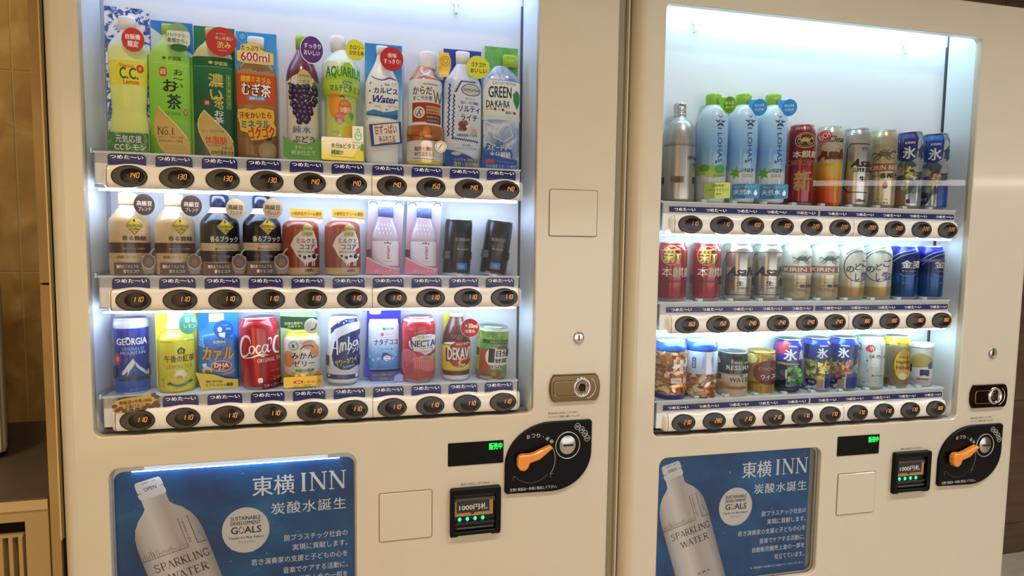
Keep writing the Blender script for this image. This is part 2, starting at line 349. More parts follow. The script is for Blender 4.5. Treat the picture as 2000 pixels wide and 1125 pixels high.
def button_bar(parent, zc, prices, dim, x0=-.0445, x1=.668, glow=1.0):
    mb = MB(); n = 14; xs = [x0 + (x1 - x0) * i / 220 for i in range(221)]; xs = [x0 + .0004, x0 + .0012, x0 + .0025] + xs[2:-2] + [x1 - .0025, x1 - .0012, x1 - .0004]; vs = []
    def sec(x, g=0.):
        t, b, k = bar_profile(x, zc, x0, x1); out = []
        for i in range(n + 1):
            a = PI * i / n - PI / 2; s_, c_ = math.sin(a), math.cos(a)
            zz = math.copysign(abs(s_) ** .75, s_); yy = c_ ** .33 if c_ > 0 else 0
            out.append((x, .020 - (.0225 * k + g) * yy, Z0 + zc + zz * ((t if zz > 0 else b) + g)))
        return out
    for x in xs: vs += sec(x)
    q = n + 1
    fs = [(i * q + j, (i + 1) * q + j, (i + 1) * q + j + 1, i * q + j + 1) for i in range(len(xs) - 1) for j in range(n)]
    fs += [((i + 1) * q, i * q, i * q + n, (i + 1) * q + n) for i in range(len(xs) - 1)] + [tuple(range(n, -1, -1)), tuple(range((len(xs) - 1) * q, len(xs) * q))]
    mb.add(vs, fs, BARC); DK = M('#3a3228', .6)
    for xg in (-.0335, .385, .659):
        a, b = sec(xg - .0004, .00025), sec(xg + .0004, .00025); mb.add(a + b, [(j, j + q, j + q + 1, j + 1) for j in range(n)], DK)
    bar = mb.build('button_bar', parent)
    OR = M('#ff9a45', .5, emit=(.45 if dim else 1.15) * glow, name='orange_led'); RIM = M('#15100c', .3); DISH = M('#3f3933', .3); LENS = M('#0f0b09', .2)
    for i, pr in enumerate(prices):
        b = MB(); x = .07 * i; z = Z0 + zc
        b.prism([(x + .0266 * math.cos(a * PI / 20), z + .0181 * math.sin(a * PI / 20)) for a in range(40)], -.0036, .006, RIM, True)
        b.ring(x, z, .0240, .0160, .0266, .0181, -.0037, RIM, h=.0009)
        b.dome(x, z, .0243, .0163, -.0040, .0004, DISH, rings=3)
        b.dome(x + .0045, z + .0004, .0178, .0130, -.0044, .0014, LENS, rings=5)
        digits(b, pr, x - .0010, z - .0022, .0042, .0086, -.0062, OR)
        b.build('selection_button', bar)
    return bar
def arc_pts(cx, cz, rx, rz, a0, a1, n=10): return [(cx + rx * math.cos(math.radians(a0 + (a1 - a0) * i / n)), cz + rz * math.sin(math.radians(a0 + (a1 - a0) * i / n))) for i in range(n + 1)]

POSTER = Mnoise([(.25, '#083a70'), (.42, '#0c4c84'), (.58, '#145f98'), (.78, '#348cbc')], 7, .45, 4, name='blue_water_print')
def poster(parent, ox, oz, x1, z1):
    """printed sheet, origin top-left (ox, oz) in metres; reaches to x1, z1"""
    y = .0135
    sh = MB().box(ox, x1, y, y + .001, Z0 + z1, Z0 + oz, POSTER).build('poster', parent)
    # picture of the bottle, printed flat
    pm = MB(); A = lambda x, z: (ox + .044 + x / 1000, oz + .285 + z / 1000)
    cx, cz = 8, -318; ang = math.radians(17.5)
    def loc(u, v): # u across, v down along the bottle axis, mm
        X = cx + u * math.cos(ang) + v * math.sin(ang); Zz = cz + u * math.sin(ang) * .9 - v * math.cos(ang); return A(X, Zz)
    half = [(-9, 18), (-6, 21), (4, 22), (12, 21), (14, 22.5), (20, 22), (23, 20), (40, 20.5), (46, 25), (56, 36), (70, 46), (86, 52), (104, 54.5), (130, 55), (205, 55), (262, 55), (292, 55), (300, 52), (305, 48)]
    n = 24
    vs = []; fs = []
    LIM = Z0 + z1 + .001
    for v, h in half:
        for i in range(n + 1): X, Zz = loc(-h + 2 * h * i / n, v); vs.append((X, Z0 + Zz))
    bm = bmesh.new(); V = [bm.verts.new((x, yy, 0)) for x, yy in vs]
    for k in range(len(half) - 1):
        for i in range(n):
            f = bm.faces.new([V[k * (n + 1) + i], V[k * (n + 1) + i + 1], V[(k + 1) * (n + 1) + i + 1], V[(k + 1) * (n + 1) + i]]); f.material_index = 1 if k < 6 else 0
    g = bm.verts[:] + bm.edges[:] + bm.faces[:]; bmesh.ops.bisect_plane(bm, geom=g, plane_co=(0, LIM, 0), plane_no=(0, -1, 0), clear_outer=True)
    for (co, no) in (((ox + .001, 0, 0), (-1, 0, 0)), ((0, Z0 + oz - .001, 0), (0, 1, 0))):
        bmesh.ops.bisect_plane(bm, geom=bm.verts[:] + bm.edges[:] + bm.faces[:], plane_co=co, plane_no=no, clear_outer=True)
    bm.verts.index_update()
    # the printed bottle's own tones across its width
    tone = bpy.data.materials.new('printed_bottle_tones'); tone.use_nodes = True; nt = tone.node_tree; b = nt.nodes['Principled BSDF']; b.inputs['Roughness'].default_value = .4
    tc = nt.nodes.new('ShaderNodeTexCoord'); vm = nt.nodes.new('ShaderNodeVectorMath'); vm.operation = 'DOT_PRODUCT'; mr = nt.nodes.new('ShaderNodeMapRange'); cr = nt.nodes.new('ShaderNodeValToRGB')
    c0 = Vector((loc(0, 0)[0], 0, Z0 + loc(0, 0)[1])); d = Vector((math.cos(ang), 0, math.sin(ang))).normalized()
    sb = nt.nodes.new('ShaderNodeVectorMath'); sb.operation = 'SUBTRACT'; sb.inputs[1].default_value = c0; vm.inputs[1].default_value = d
    mr.inputs['From Min'].default_value = -.055; mr.inputs['From Max'].default_value = .055
    nt.links.new(tc.outputs['Object'], sb.inputs[0]); nt.links.new(sb.outputs[0], vm.inputs[0]); nt.links.new(vm.outputs['Value'], mr.inputs[0]); nt.links.new(mr.outputs[0], cr.inputs[0]); nt.links.new(cr.outputs[0], b.inputs['Base Color'])
    e = cr.color_ramp.elements
    while len(e) < 6: e.new(.5)
    for i, (p_, c_) in enumerate([(0, '#a3a09e'), (.14, '#d6cfcb'), (.36, '#ece4df'), (.58, '#c4bab4'), (.82, '#cfc6c1'), (1, '#9a9492')]): e[i].position = p_; e[i].color = lin(c_)
    capm = M('#e6e9ee', .4)
    mats = [tone, capm]
    for mi in (0, 1):
        fl = [[v.index for v in f.verts] for f in bm.faces if f.material_index == mi]; pm.add([(v.co.x, y - .0002, v.co.y) for v in bm.verts], fl, mats[mi], False)
    bm.free(); INK = M('#2b2a30', .5)
    def tx(s, u0, u1, v0, v1, bold=.012, m=INK, dy=.0004):
        vs_, fs_, a = text2d(s, bold); out = []
        for a_, b_, d_ in vs_: X, Zz = loc(u0 + a_ * (u1 - u0), v1 + b_ * (v0 - v1)); out.append((X, y - dy - d_, Z0 + Zz))
        if min(o[2] for o in out) < Z0 + z1: return
        pm.add(out, fs_, m, False)
    tx('OPEN', -10, 10, 3, 10); tx('SAFETY   CAP', -10, 12, -6, -3, 0)
    def ln(P, wd=.9):
        a, b_ = stroke([loc(*p) for p in P], wd / 1000, smooth=1); pm.add([(x, y - .0004, Z0 + z) for x, z in a], b_, INK, False)
    ln([(-22, 12), (-15, 11)]); ln([(16, 8), (22, 7)])
    ln([(-54, 130), (22, 130), (22, 74), (38, 74), (38, 128)], 1.0); ln([(38, 128), (54, 128)], 1.0)
    ln([(38, 128), (38, 118)]); rnd = random.Random(3); x = -52; P = [(x, 130)]
    while x < 20:
        h = 130 - rnd.choice([4, 8, 12, 7, 16, 5, 10]) ; wq = rnd.choice([2.5, 4, 3.2]); P += [(x, h), (x + wq, h + rnd.choice([-2, 0, 0, 2])), (x + wq, 128)]; x += wq + .8
    ln(P, .45); ln([(-38, 128), (-36, 104), (-34, 128)], .45); ln([(40, 127), (41, 112), (45, 112), (46, 96), (47, 112), (50, 118), (52, 126)], .45)
    tx('TOYOKO INN', 26, 34, 76, 110, .0) if False else None
    vs_, fs_, a = text2d('S\nP\nA\nR\nK\nL\nI\nN\nG', 0, 0, 1, .8); pm.add([(loc(26 + u * 4, 122 - v * 44)[0], y - .0004, Z0 + loc(26 + u * 4, 122 - v * 44)[1]) for u, v, _d in vs_], fs_, INK, False)
    serif_word(lambda s_, u, v: loc(u, v), 'SPARKLING', -42, 50, 156, 142, pm, y - .0004, INK)
    serif_word(lambda s_, u, v: loc(u, v), 'WATER', -24, 40, 180, 166, pm, y - .0004, INK)
    if z1 < -.55: tx('炭 酸 水', -6, 26, 246, 251, .01)
    pm.build('bottle_picture', sh)
    # lettering
    tm = MB(); W = M('#f2f5f7', .5); X = lambda mm: ox + .044 + mm / 1000; Zq = lambda mm: Z0 + oz + .285 + mm / 1000
    flat_text(tm, '東横', X(174), X(246), Zq(-354), Zq(-318), y - .0003, W, .022)
    a = lambda s_, u, v: (X(u), Zq(v) - Z0)
    serif_word(a, 'INN', 255, 336, -351, -318, tm, y - .0003, W)
    flat_text(tm, '炭酸水誕生', X(205), X(336), Zq(-391), Zq(-369), y - .0003, W, .012, space=1.15)
    for s_, u0, v1, v0 in (('脱プラスチック社会の', 226, -431, -443), ('実現に貢献します。', 241, -450, -462), ('若き演奏家の支援と子どもの心を', 170, -471, -483), ('音楽でケアする活動に、', 224, -492, -504), ('自動販売機売上金の一部を', 207, -511, -523), ('役立てています。', 263, -531, -543), ('※一部店舗では設置のない商品やサイズがございます。', 205, -555, -560)):
        if v0 / 1000 < z1 - oz - .285 + .002 + 0 and (Zq(v0) < Z0 + z1): continue
        flat_text(tm, s_, X(u0), X(338), Zq(v0), Zq(v1), y - .0003, W, .004 if v0 > -555 else 0)
    tm.add([(X(162) + .0397 * math.cos(t * PI / 24), y - .0002, Zq(-415) + .042 * math.sin(t * PI / 24)) for t in range(48)], [tuple(range(48))], M('#e4dfd8', .5), False)
    K = M('#24242e', .5)
    for s_, u0, u1, v0, v1, bo in (('SUSTAINABLE', 137, 187, -396, -389, .03), ('DEVELOPMENT', 137, 187, -405, -398, .03), ('G  ALS', 137, 188, -421, -408, .035), ('Toyoko Inn Blue Reburn', 133, 192, -432, -426, .02), ('プロジェクト', 148, 176, -439, -434.5, .01)):
        flat_text(tm, s_, X(u0), X(u1), Zq(v0), Zq(v1), y - .0004, K, bo)
    for k, c_ in enumerate(['#c5192d', '#ff9f24', '#3f7e44', '#0a97d9', '#a21942', '#fd6925', '#19486a', '#56c02b']):
        tm.ring(X(154.5), Zq(-414.5), .0033, .0046, .0047, .0066, y - .0005, M(c_, .5), n=5, a0=k * PI / 4, a1=(k + 1) * PI / 4)
    tm.build('lettering', sh)
    # bubbles of the print
    bb = MB(); rnd = random.Random(11)
    for _ in range(95):
        u = rnd.uniform(-30, 335); v = rnd.uniform(-300, -600); r_ = rnd.choice([1, 1.3, 1.8, 2.6, 3.6]) * (1.2 if u < 150 else .7)
        if Zq(v) < Z0 + z1 + .008 or Zq(v) > Z0 + oz - .01 or X(u) > x1 - .006 or X(u) < ox + .006: continue
        a0 = rnd.uniform(PI, 1.7 * PI); rr = r_ / 1000; m_ = M(rnd.choice(['#5f9fc8', '#8fbcd8', '#3f86b8', '#d0e2ee']), .4)
        bb.ring(X(u), Zq(v), rr * .7, rr * .7, rr, rr, y - .0001, m_, n=8, a0=a0, a1=a0 + rnd.uniform(1.2, 3))
    o_ = bb.build('bubbles', sh); o_['kind'] = 'stuff'
def serif_word(f, word, u0, u1, v0, v1, mb, y, m):
    """roman capitals with thick and thin strokes; f maps (u,v) to x,z (z from the datum); v0 bottom, v1 top"""
    G = {'I': [((.5, 0), (.5, 1), 1)], 'N': [((.14, 0), (.14, 1), .4), ((.14, 1), (.86, 0), 1), ((.86, 0), (.86, 1), .4)], 'S': [([(.84, .80), (.78, .95), (.5, 1), (.2, .88), (.22, .66), (.5, .53), (.8, .38), (.8, .12), (.5, 0), (.2, .04), (.12, .24)], None, .75)],
         'P': [((.2, 0), (.2, 1), 1), ([(.2, 1), (.6, 1), (.85, .9), (.88, .7), (.75, .53), (.5, .48), (.2, .48)], None, .6)], 'A': [((.05, 0), (.48, 1), .4), ((.48, 1), (.95, 0), 1), ((.22, .33), (.78, .33), .35)],
         'R': [((.2, 0), (.2, 1), 1), ([(.2, 1), (.6, 1), (.82, .9), (.84, .7), (.7, .54), (.5, .5), (.2, .5)], None, .6), ((.5, .5), (.95, 0), 1)], 'K': [((.2, 0), (.2, 1), 1), ((.2, .42), (.82, 1), .4), ((.4, .58), (.92, 0), 1)],
         'L': [((.2, 0), (.2, 1), 1), ((.2, .02), (.85, .02), .4), ((.85, .02), (.88, .22), .4)], 'G': [([(.86, .78), (.8, .94), (.52, 1), (.2, .86), (.08, .5), (.2, .12), (.52, 0), (.84, .1), (.86, .42)], None, .7)],
         'W': [((.0, 1), (.26, 0), 1), ((.26, 0), (.5, .95), .4), ((.5, .95), (.74, 0), 1), ((.74, 0), (1, 1), .4)], 'T': [((.5, 0), (.5, 1), 1), ((.06, .98), (.94, .98), .4), ((.06, .98), (.06, .78), .4), ((.94, .98), (.94, .78), .4)],
         'E': [((.2, 0), (.2, 1), 1), ((.2, .98), (.84, .98), .4), ((.2, .52), (.7, .52), .4), ((.2, .02), (.86, .02), .4), ((.86, .02), (.86, .2), .4), ((.84, .98), (.84, .8), .4)], 'V': [((.03, 1), (.5, 0), 1), ((.5, 0), (.97, 1), .4)],
         'O': [([(.5, 1), (.15, .85), (.06, .5), (.15, .15), (.5, 0), (.85, .15), (.94, .5), (.85, .85), (.5, 1)], None, .7)], 'C': [([(.88, .78), (.8, .94), (.52, 1), (.2, .86), (.08, .5), (.2, .12), (.52, 0), (.8, .08), (.9, .25)], None, .7)]}
    wdt = {'I': .42, 'W': 1.35, 'L': .85}; tot = sum(wdt.get(c, 1.0) for c in word) + .14 * (len(word) - 1); un = (u1 - u0) / tot; x = u0; H = v1 - v0; sw = un * .17
    dep = [0.]
    def seg(P, wd):
        vs, fs = stroke(P, wd, smooth=3 if len(P) > 2 else 1); out = []
        dep[0] += 2e-5
        for a, b in vs: X, Zz = f(None, a, b); out.append((X, y - dep[0], Z0 + Zz))
        mb.add(out, fs, m, False)
    for c in word:
        wc = wdt.get(c, 1.0) * un
        for a, b, k in G[c]:
            P = a if b is None else [a, b]; P = [(x + p * wc, v0 + q * H) for p, q in P]; seg(P, sw * k)
            if b is not None and c in 'INPARKLTWEV' and abs(b[1] - a[1]) > .5:
                for q in (a, b):
                    if (c == 'A' and q[1] == 1) or (c in 'WV' and q[1] < .2) or (c == 'N' and q == (.86, 0)) or (c == 'T' and q[1] == 1): continue
                    X0, Y0 = x + q[0] * wc, v0 + q[1] * H; seg([(X0 - un * .15, Y0), (X0 + un * .15, Y0)], sw * .35)
        x += wc + .14 * un

def machine(name, label, loc, rotz, P):
    R = empty(name, loc, rotz, label, 'vending machine', 'drink vending machines against the back wall')
    x0, x1 = P['x0'], P['x1']; ztop = .645; zbot = -1.10; wx0, wx1 = -.0655, .6905; wz0, wz1 = P['wz']
    win = rrect(wx0, wx1, Z0 + wz0, Z0 + wz1, .013); px0, px1, pz0, pz1 = P['poster_win']; pos = rrect(px0, px1, Z0 + pz0, Z0 + pz1, .018)
    e = .026
    vs, fs = plate([(x0 + e, Z0 + zbot), (x1 - P['e2'], Z0 + zbot), (x1 - P['e2'], Z0 + ztop), (x0 + e, Z0 + ztop)], [win, pos], .016, .0022, CREAM, -.003)
    d = MB().add(vs, fs, CREAM, False).build('door', R)
    # rounded door edges
    eb = MB(); n = 10
    for (xa, sgn, ew) in ((x0, 1, e), (x1, -1, P['e2'])):
        sec = [(xa + sgn * ew * (1 - math.cos(i * PI / 2 / n)) + (sgn * .0025 if i == n else 0), -.003 + P['ed'] * (1 - math.sin(i * PI / 2 / n)) + .0001) for i in range(n + 1)]
        sec = [(xa, .05)] + sec; v = [(x, y, Z0 + z) for z in (zbot, ztop) for x, y in sec]; k = len(sec)
        eb.add(v, [(i, i + 1, k + i + 1, k + i) for i in range(k - 1)], CREAM)
        eb.add([(x, y, Z0 + ztop) for x, y in sec] + [(xa + sgn * ew, .05, Z0 + ztop)], [tuple(range(k + 1))], CREAM, False)
        eb.build('door_edge', R); eb = MB()
    b = MB(); b.box(x0 + .012, x1 - .004, .075, .70, .09, Z0 + ztop - .006, M('#c9bd9f', .5)); b.build('cabinet_body', R)
    b = MB(); b.box(x0 + .03, x1 - .03, .02, .68, 0, .09, BLACKM); b.build('kick_plate', R)
    b = MB(); b.box(x0 + e, x1 - .03, -.002, .05, Z0 + ztop - .0005, Z0 + ztop + .001, CREAM); b.build('top_trim', R)
    if P['strip']:
        b = MB(); b.box(x1 + .0005, x1 + .018, .016, .05, .09, Z0 + ztop, CREAM_D); b.build('edge_strip', R, 'olive recessed strip down the door edge'); b = MB(); b.box(x1 + .0185, x1 + .0215, .004, .05, .09, Z0 + ztop, CREAM, .0008); b.build('edge_lip', R)
    # display case lining
    c = MB(); D = .068
    c.box(wx0 - .01, wx1 + .01, D, D + .006, Z0 + wz0 - .01, Z0 + wz1 + .04, BACKP); c.build('back_panel', R)
    c = MB(); yf = .011; tx_ = .014
    c.add([(wx1 + .0005, yf, Z0 + wz0), (wx1 - tx_, D - .004, Z0 + wz0), (wx1 - tx_, D - .004, Z0 + wz1 + .034), (wx1 + .0005, yf, Z0 + wz1 + .034)], [(0, 1, 2, 3)], SIDEP, False)
    c.add([(wx1 - tx_, D - .004, Z0 + wz0), (wx1 - tx_, D + .002, Z0 + wz0), (wx1 - tx_, D + .002, Z0 + wz1 + .034), (wx1 - tx_, D - .004, Z0 + wz1 + .034)], [(0, 1, 2, 3)], M('#3d444c', .6), False)
    c.box(wx1 - tx_ - .0042, wx1 - tx_, D - .0006, D + .001, Z0 + wz0, Z0 + wz1, M('#59636f', .6)); c.build('side_lining', R)
    c = MB(); c.add([(wx0 - .0005, yf, Z0 + wz0), (wx0 + .006, D, Z0 + wz0), (wx0 + .006, D, Z0 + wz1 + .034), (wx0 - .0005, yf, Z0 + wz1 + .034)], [(3, 2, 1, 0)], SIDEP, False)
    c.box(wx0 + .006, wx0 + .010, D - .004, D, Z0 + wz0, Z0 + wz1, M('#a8b2bd', .4)); c.build('side_lining', R)
    c = MB(); c.box(wx0, wx1, yf, D, Z0 + wz0 - .004, Z0 + wz0 - .0005, M('#6f6a63', .35)); c.box(wx0, wx1, .028, .0375, Z0 + wz0 - .004, Z0 + wz0 + .004, M('#8c8880', .3)); c.build('sill', R)
    c = MB(); c.box(wx0, wx1, yf, D, Z0 + wz1 + .034, Z0 + wz1 + .038, WHITE); c.build('case_top', R)
    # lights: LED strip over each bay
    TUBE = M('#c6dcff' if P['cool'] else '#d2f4ff', .5, emit=P['glow'], name='led_diffuser'); TT = M('#b4d0ff' if P['cool'] else '#c4f0ff', .5, emit=P['topglow'], name='led_diffuser_top')
    c = MB(); c.box(wx0 + .02, wx1 - .02, .011, .024, Z0 + wz1 + .018, Z0 + wz1 + .026, TT, .001); c.build('lamp_diffuser', R)
    led = MB(); LD = M('#f2fbff', .5, emit=P['ledglow'], name='led_dot')
    for k in range(9): led.dome(0.005 + .082 * k, Z0 + wz1 + .006, .005, .005, .066, .003, LD, n=12, rings=3)
    o_ = led.build('led_dots', R); o_['kind'] = 'stuff'
    rows = P['rows']
    for ri, zc in enumerate(rows):
        sh = MB(); zt = Z0 + zc + P['sh']; zb = Z0 + zc - .012; sx0, sx1 = -.056 if P['tabs'] else -.058, .662
        sh.box(sx0, sx1, .0075, .067, zt - .0035, zt, WHITE, .0008); sh.box(sx0 + .004, sx1 - .004, .0085, .0105, zb, zt - .003, M('#c6c8c8' if P['tabs'] else '#dadcdc', .3))
        sh.box(sx0 + .002, sx0 + .004, .0085, .06, zb, zt - .003, M('#aeb6bd', .3)); sh.box(sx1 - .004, sx1 - .002, .0085, .06, zb, zt - .003, M('#d5d6d4', .3))
        shelf = sh.build('shelf', R)
        # little rail behind the first machine's shelf end, clips
        rl = MB(); rl.box(wx0, sx0 + .02, .03, .036, zb - .004, zb, STEEL); rl.build('rail', shelf); rl = MB(); rl.box(sx0 - .003, sx0, .006, .06, zt - .004, zt + .003 * P['tabs'] + .001, M('#aab6c0', .2)); rl.build('bracket', shelf)
        if P['tabs']:
            for i in range(10):
                t = MB(); cx = .07 * i - .0065; t.prism(rrect(cx - .0277, cx + .0277, Z0 + zc + .019, Z0 + zc + .0372, .006, 5, (0, 0, 1, 1)), .0066, .0085, NAVY)
                flat_text(t, 'つめた〜い', cx - .024, cx + .0245, Z0 + zc + .0288, Z0 + zc + .0355, .0063, M('#f1f2f5', .4), .045); t.build('temperature_tag', shelf)
        else:
            for (a, b2, i0, k) in ((-.041, .3025, 0, 5), (.3085, .6555, 5, 5)):
                t = MB(); t.box(a, b2, .0068, .0085, Z0 + zc + .0245, Z0 + zc + .0355, NAVY)
                for j in range(k):
                    cx = .07 * (i0 + j) + (-.008 if i0 == 0 else -.001); flat_text(t, 'つめた〜い', cx - .023, cx + .023, Z0 + zc + .0268, Z0 + zc + .0334, .0065, M('#f1f2f5', .4), .045)
                t.build('temperature_tag', shelf)
            for i in range(9):
                t = MB(); cx = .07 * i + .036; t.box(cx - .006, cx + .006, .010, .022, zt, zt + .006, M('#e8f4f4', .12, coat=.6), .002); t.build('bottle_stop', shelf)
        button_bar(R, zc, P['prices'][ri], P['dim'][ri])
        t = MB(); t.box(wx0 + .015, wx1 - .035, .0085, .022, Z0 + zc - .0225, Z0 + zc - .0197, TUBE, .001)
        if ri < 2: t.build('lamp_diffuser', R)
    # glass panes between the bars
    tops = [wz1] + [z - .0215 for z in rows]; bots = [z + .0235 for z in rows] + [wz0]
    for a, b2 in zip(tops, bots):
        MB().add([(wx0, .0065, Z0 + b2), (wx1, .0065, Z0 + b2), (wx1, .0065, Z0 + a), (wx0, .0065, Z0 + a)], [(0, 1, 2, 3)], GLASS, False).build('glass_pane', R)
    # hooks at the top of the back panel
    for hx, hz in P['hooks']:
        h = MB(); h.dome(hx, Z0 + hz, .008, .009, .0665, .005, WHITE, n=20); h.box(hx - .0025, hx + .0025, .058, .0668, Z0 + hz - .024, Z0 + hz, WHITE, .001); h.build('hook', R)
    # advertising case
    a = MB(); AL = M('#b9bcc0', .3, .8)
    a.box(px0 - .004, px1 + .004, .0145, .016, Z0 + pz0 - .004, Z0 + pz1 + .004, M('#8a8a80', .5)); a.build('advert_case', R)
    fr = MB(); vs, fs = plate(rrect(px0 - .004, px1 + .004, Z0 + pz0 - .004, Z0 + pz1 + .004, .018), [rrect(px0 + .003, px1 - .003, Z0 + pz0 + .003, Z0 + pz1 - P['adlip'], .016)], .004, .0005, AL, .0095); fr.add(vs, fs, AL if P['adlit'] else M('#cfc8ba', .4), False); fr.build('advert_frame', R)
    if P['adlit']:
        t = MB(); t.box(px0 + .03, px1 - .03, .0099, .0125, Z0 + pz1 - .0122, Z0 + pz1 - .0112, M('#dcebff', .5, emit=20, name='advert_led')); t.build('lamp_diffuser', R)
        t = MB(); t.box(px0 + .05, px1 - .05, .0088, .0094, Z0 + pz1 - .0100, Z0 + pz1 - .0015, M('#cfd8e2', .5, emit=.4, name='lip_glow')); t.build('lip_glow', R)  # lamp light on the lip put in as weak emission; the lip is no lamp
    poster(R, P['po'][0], P['po'][1], P['po'][2], pz0 - .003)
    MB().add([(px0, .006, Z0 + pz0), (px1, .006, Z0 + pz0), (px1, .006, Z0 + pz1), (px0, .006, Z0 + pz1)], [(0, 1, 2, 3)], GLASS, False).build('glass_pane', R)
    # money display
    dx0, dx1, dz0, dz1 = P['disp']; t = MB(); t.prism(rrect(dx0, dx1, Z0 + dz0, Z0 + dz1, .001, 2), -.0042, .001, M('#030303', .25)); disp = t.build('amount_display', R)
    g = MB(); GR = M('#19f04f', .5, emit=1.5, name='green_led'); flat_text(g, '販売中', dx1 - .029, dx1 - .0025, Z0 + dz1 - .0175, Z0 + dz1 - .004, -.0044, GR, .045)
    g.build('green_readout', disp, 'green glowing characters')
    # banknote slot
    bx, bz = P['bill']; X = lambda v: bx + v / 1000; Zf = lambda v: Z0 + bz - v / 1000
    INKC = M('#4a4238', .5)
    t = MB(); out = rrect(X(0), X(99), Zf(92), Zf(0), .005)
    vs, fs = plate(out, [rrect(X(9), X(88), Zf(84), Zf(12), .004)], .014, .002, BLACK, -.013); t.add(vs, fs, BLACK, False)
    t.box(X(0.5), X(16), -.011, .001, Zf(95), Zf(88), BLACK, .002); t.box(X(80), X(98.5), -.011, .001, Zf(95), Zf(88), BLACK, .002); bill = t.build('banknote_unit', R)
    t = MB(); t.box(X(8), X(89), -.0042, -.002, Zf(86), Zf(10), BLACKM); t.box(X(9), X(88), -.0062, -.004, Zf(30), Zf(21), M('#4a453d', .3)); t.box(X(9), X(84), -.0066, -.004, Zf(56), Zf(27), M('#a07a45', .4)); t.box(X(13), X(77), -.0072, -.004, Zf(49), Zf(27), M('#1d1a18', .4))
    flat_text(t, '1000円札', X(18), X(73), Zf(44.5), Zf(32.5), -.0075, M('#d9d6cf', .5), .02)
    t.add([(X(39), -.0069, Zf(49.5)), (X(49), -.0069, Zf(49.5)), (X(44), -.0069, Zf(54))], [(0, 1, 2)], M('#1d1a18', .4), False)
    t.box(X(9), X(88), -.010, -.001, Zf(72), Zf(66), M('#141210', .25), .002); t.box(X(13), X(84), -.0115, -.008, Zf(79), Zf(77), M('#55504a', .2), .0008); t.build('note_mouth', bill)
    for k in range(4):
        t = MB(); t.dome(X(19 + 15 * k), Zf(62), .0032, .0038, -.0066, .003, M('#35f59a', .5, emit=1.6, name='green_arrow_lamp'), n=14, rings=3); t.build('guide_lamp', bill)
    t = MB(); flat_text(t, '新札には対応しておりません', X(22), X(78), Zf(-3.5), Zf(-8), -.0033, INKC, .0); t.build('notice_print', R)
    # coin mechanism: leaf shaped black plate
    kx, kz = P['coin']; X = lambda v: kx + v / 1000; Zf = lambda v: Z0 + kz - v / 1000
    pts = [(X(178 - 4), Zf(0)), (X(178), Zf(4)), (X(178), Zf(64))] + arc_pts(X(95), Zf(64), .083, .077, 0, -90)[1:] + [(X(4), Zf(139)), (X(0), Zf(135)), (X(0), Zf(80))] + arc_pts(X(95), Zf(82), .095, .082, 180, 90)[1:]
    pts = list(reversed(pts)) ; t = MB(); vs, fs = plate(pts, [], .010, .0025, BLACK, -.009); t.add(vs, fs, BLACK, False); coin = t.build('coin_unit', R)
    t = MB(); t.dome(X(53), Zf(75), .048, .048, -.0085, -.003, M('#060505', .25)); GY = M('#8d8b88', .3, .7)
    t.ring(X(53), Zf(75), .0475, .0475, .0490, .0490, -.0094, GY, n=14, a0=math.radians(-38), a1=math.radians(28)); t.ring(X(53), Zf(75), .043, .043, .0455, .0455, -.0094, M('#3f4148', .15, .8), n=18, a0=math.radians(222), a1=math.radians(318)); t.build('lever_dish', coin)
    L = [(23.5, 60), (30, 57), (45, 57.5), (56, 55), (70, 49), (87, 42.5), (92, 47), (80, 57), (66, 68), (53, 72), (46, 74), (42, 84), (35, 89), (26, 87), (21, 79), (21, 67)]
    t = MB(); vs, fs = plate([(X(a), Zf(b)) for a, b in reversed(L)], [], .014, .003, M('#e08a2c', .35), -.026); t.add(vs, fs, M('#e08a2c', .35, coat=.3), False); t.build('return_lever', coin, 'orange return lever')
    t = MB(); t.ring(X(127), Zf(49), .0240, .0258, .0258, .0276, -.0092, M('#b9b7b3', .3, .6), h=.001); t.dome(X(127), Zf(49), .0242, .0262, -.0090, -.004, BLACK); t.dome(X(126.5), Zf(48), .0168, .0190, -.0098, .003, M('#b6b2ab', .22, 1.0)); t.box(X(117), X(137), -.0148, -.0118, Zf(49.2), Zf(46.5), BLACKM)
    t.build('coin_slot', coin, 'round silver coin slot')
    t = MB(); WH = M('#c9c7c2', .5)
    for k, (a, b2, s_) in enumerate(((147, 12, '500'), (155.5, 19, '100'), (162.5, 27.5, '50'), (167.5, 37, '10'))):
        t.ring(X(a), Zf(b2), .0054, .0058, .0062, .0066, -.0092, WH, n=20); flat_text(t, s_, X(a - 3.4), X(a + 3.4), Zf(b2 + 2.2), Zf(b2 - 2.2), -.0092, WH, .01)
    for k, ch in enumerate('おつり・返却'):
        an = math.radians(104 - 11.5 * k); cx, cz = X(58) + .050 * math.cos(an) * 1.02, Zf(75) + .050 * math.sin(an)
        flat_text(t, ch, cx - (.0036 if ch != '・' else .0008), cx + (.0036 if ch != '・' else .0008), cz - (.0038 if ch != '・' else .0008), cz + (.0038 if ch != '・' else .0008), -.0092, WH, .02, rot=an - PI / 2 - .1)
    flat_text(t, '注意!! 商品は一本毎に取出して下さい。', X(10), X(106), Zf(134), Zf(127.5), -.0092, WH, .01)
    for a in (16, 92): t.box(X(a), X(a + 6), -.0093, -.009, Zf(104.6), Zf(104), GY); t.box(X(a), X(a + .6), -.0093, -.009, Zf(112), Zf(104), GY)
    t.build('coin_unit_print', coin)
    t = MB(); flat_text(t, '新500円玉には対応しておりません', X(87), X(150), Zf(-13.5), Zf(-18), -.0033, INKC, .0); flat_text(t, 'フロントにて両替をお願いいたします', X(87), X(153), Zf(-6), Zf(-10.5), -.0033, INKC, .0); t.build('notice_print', R)
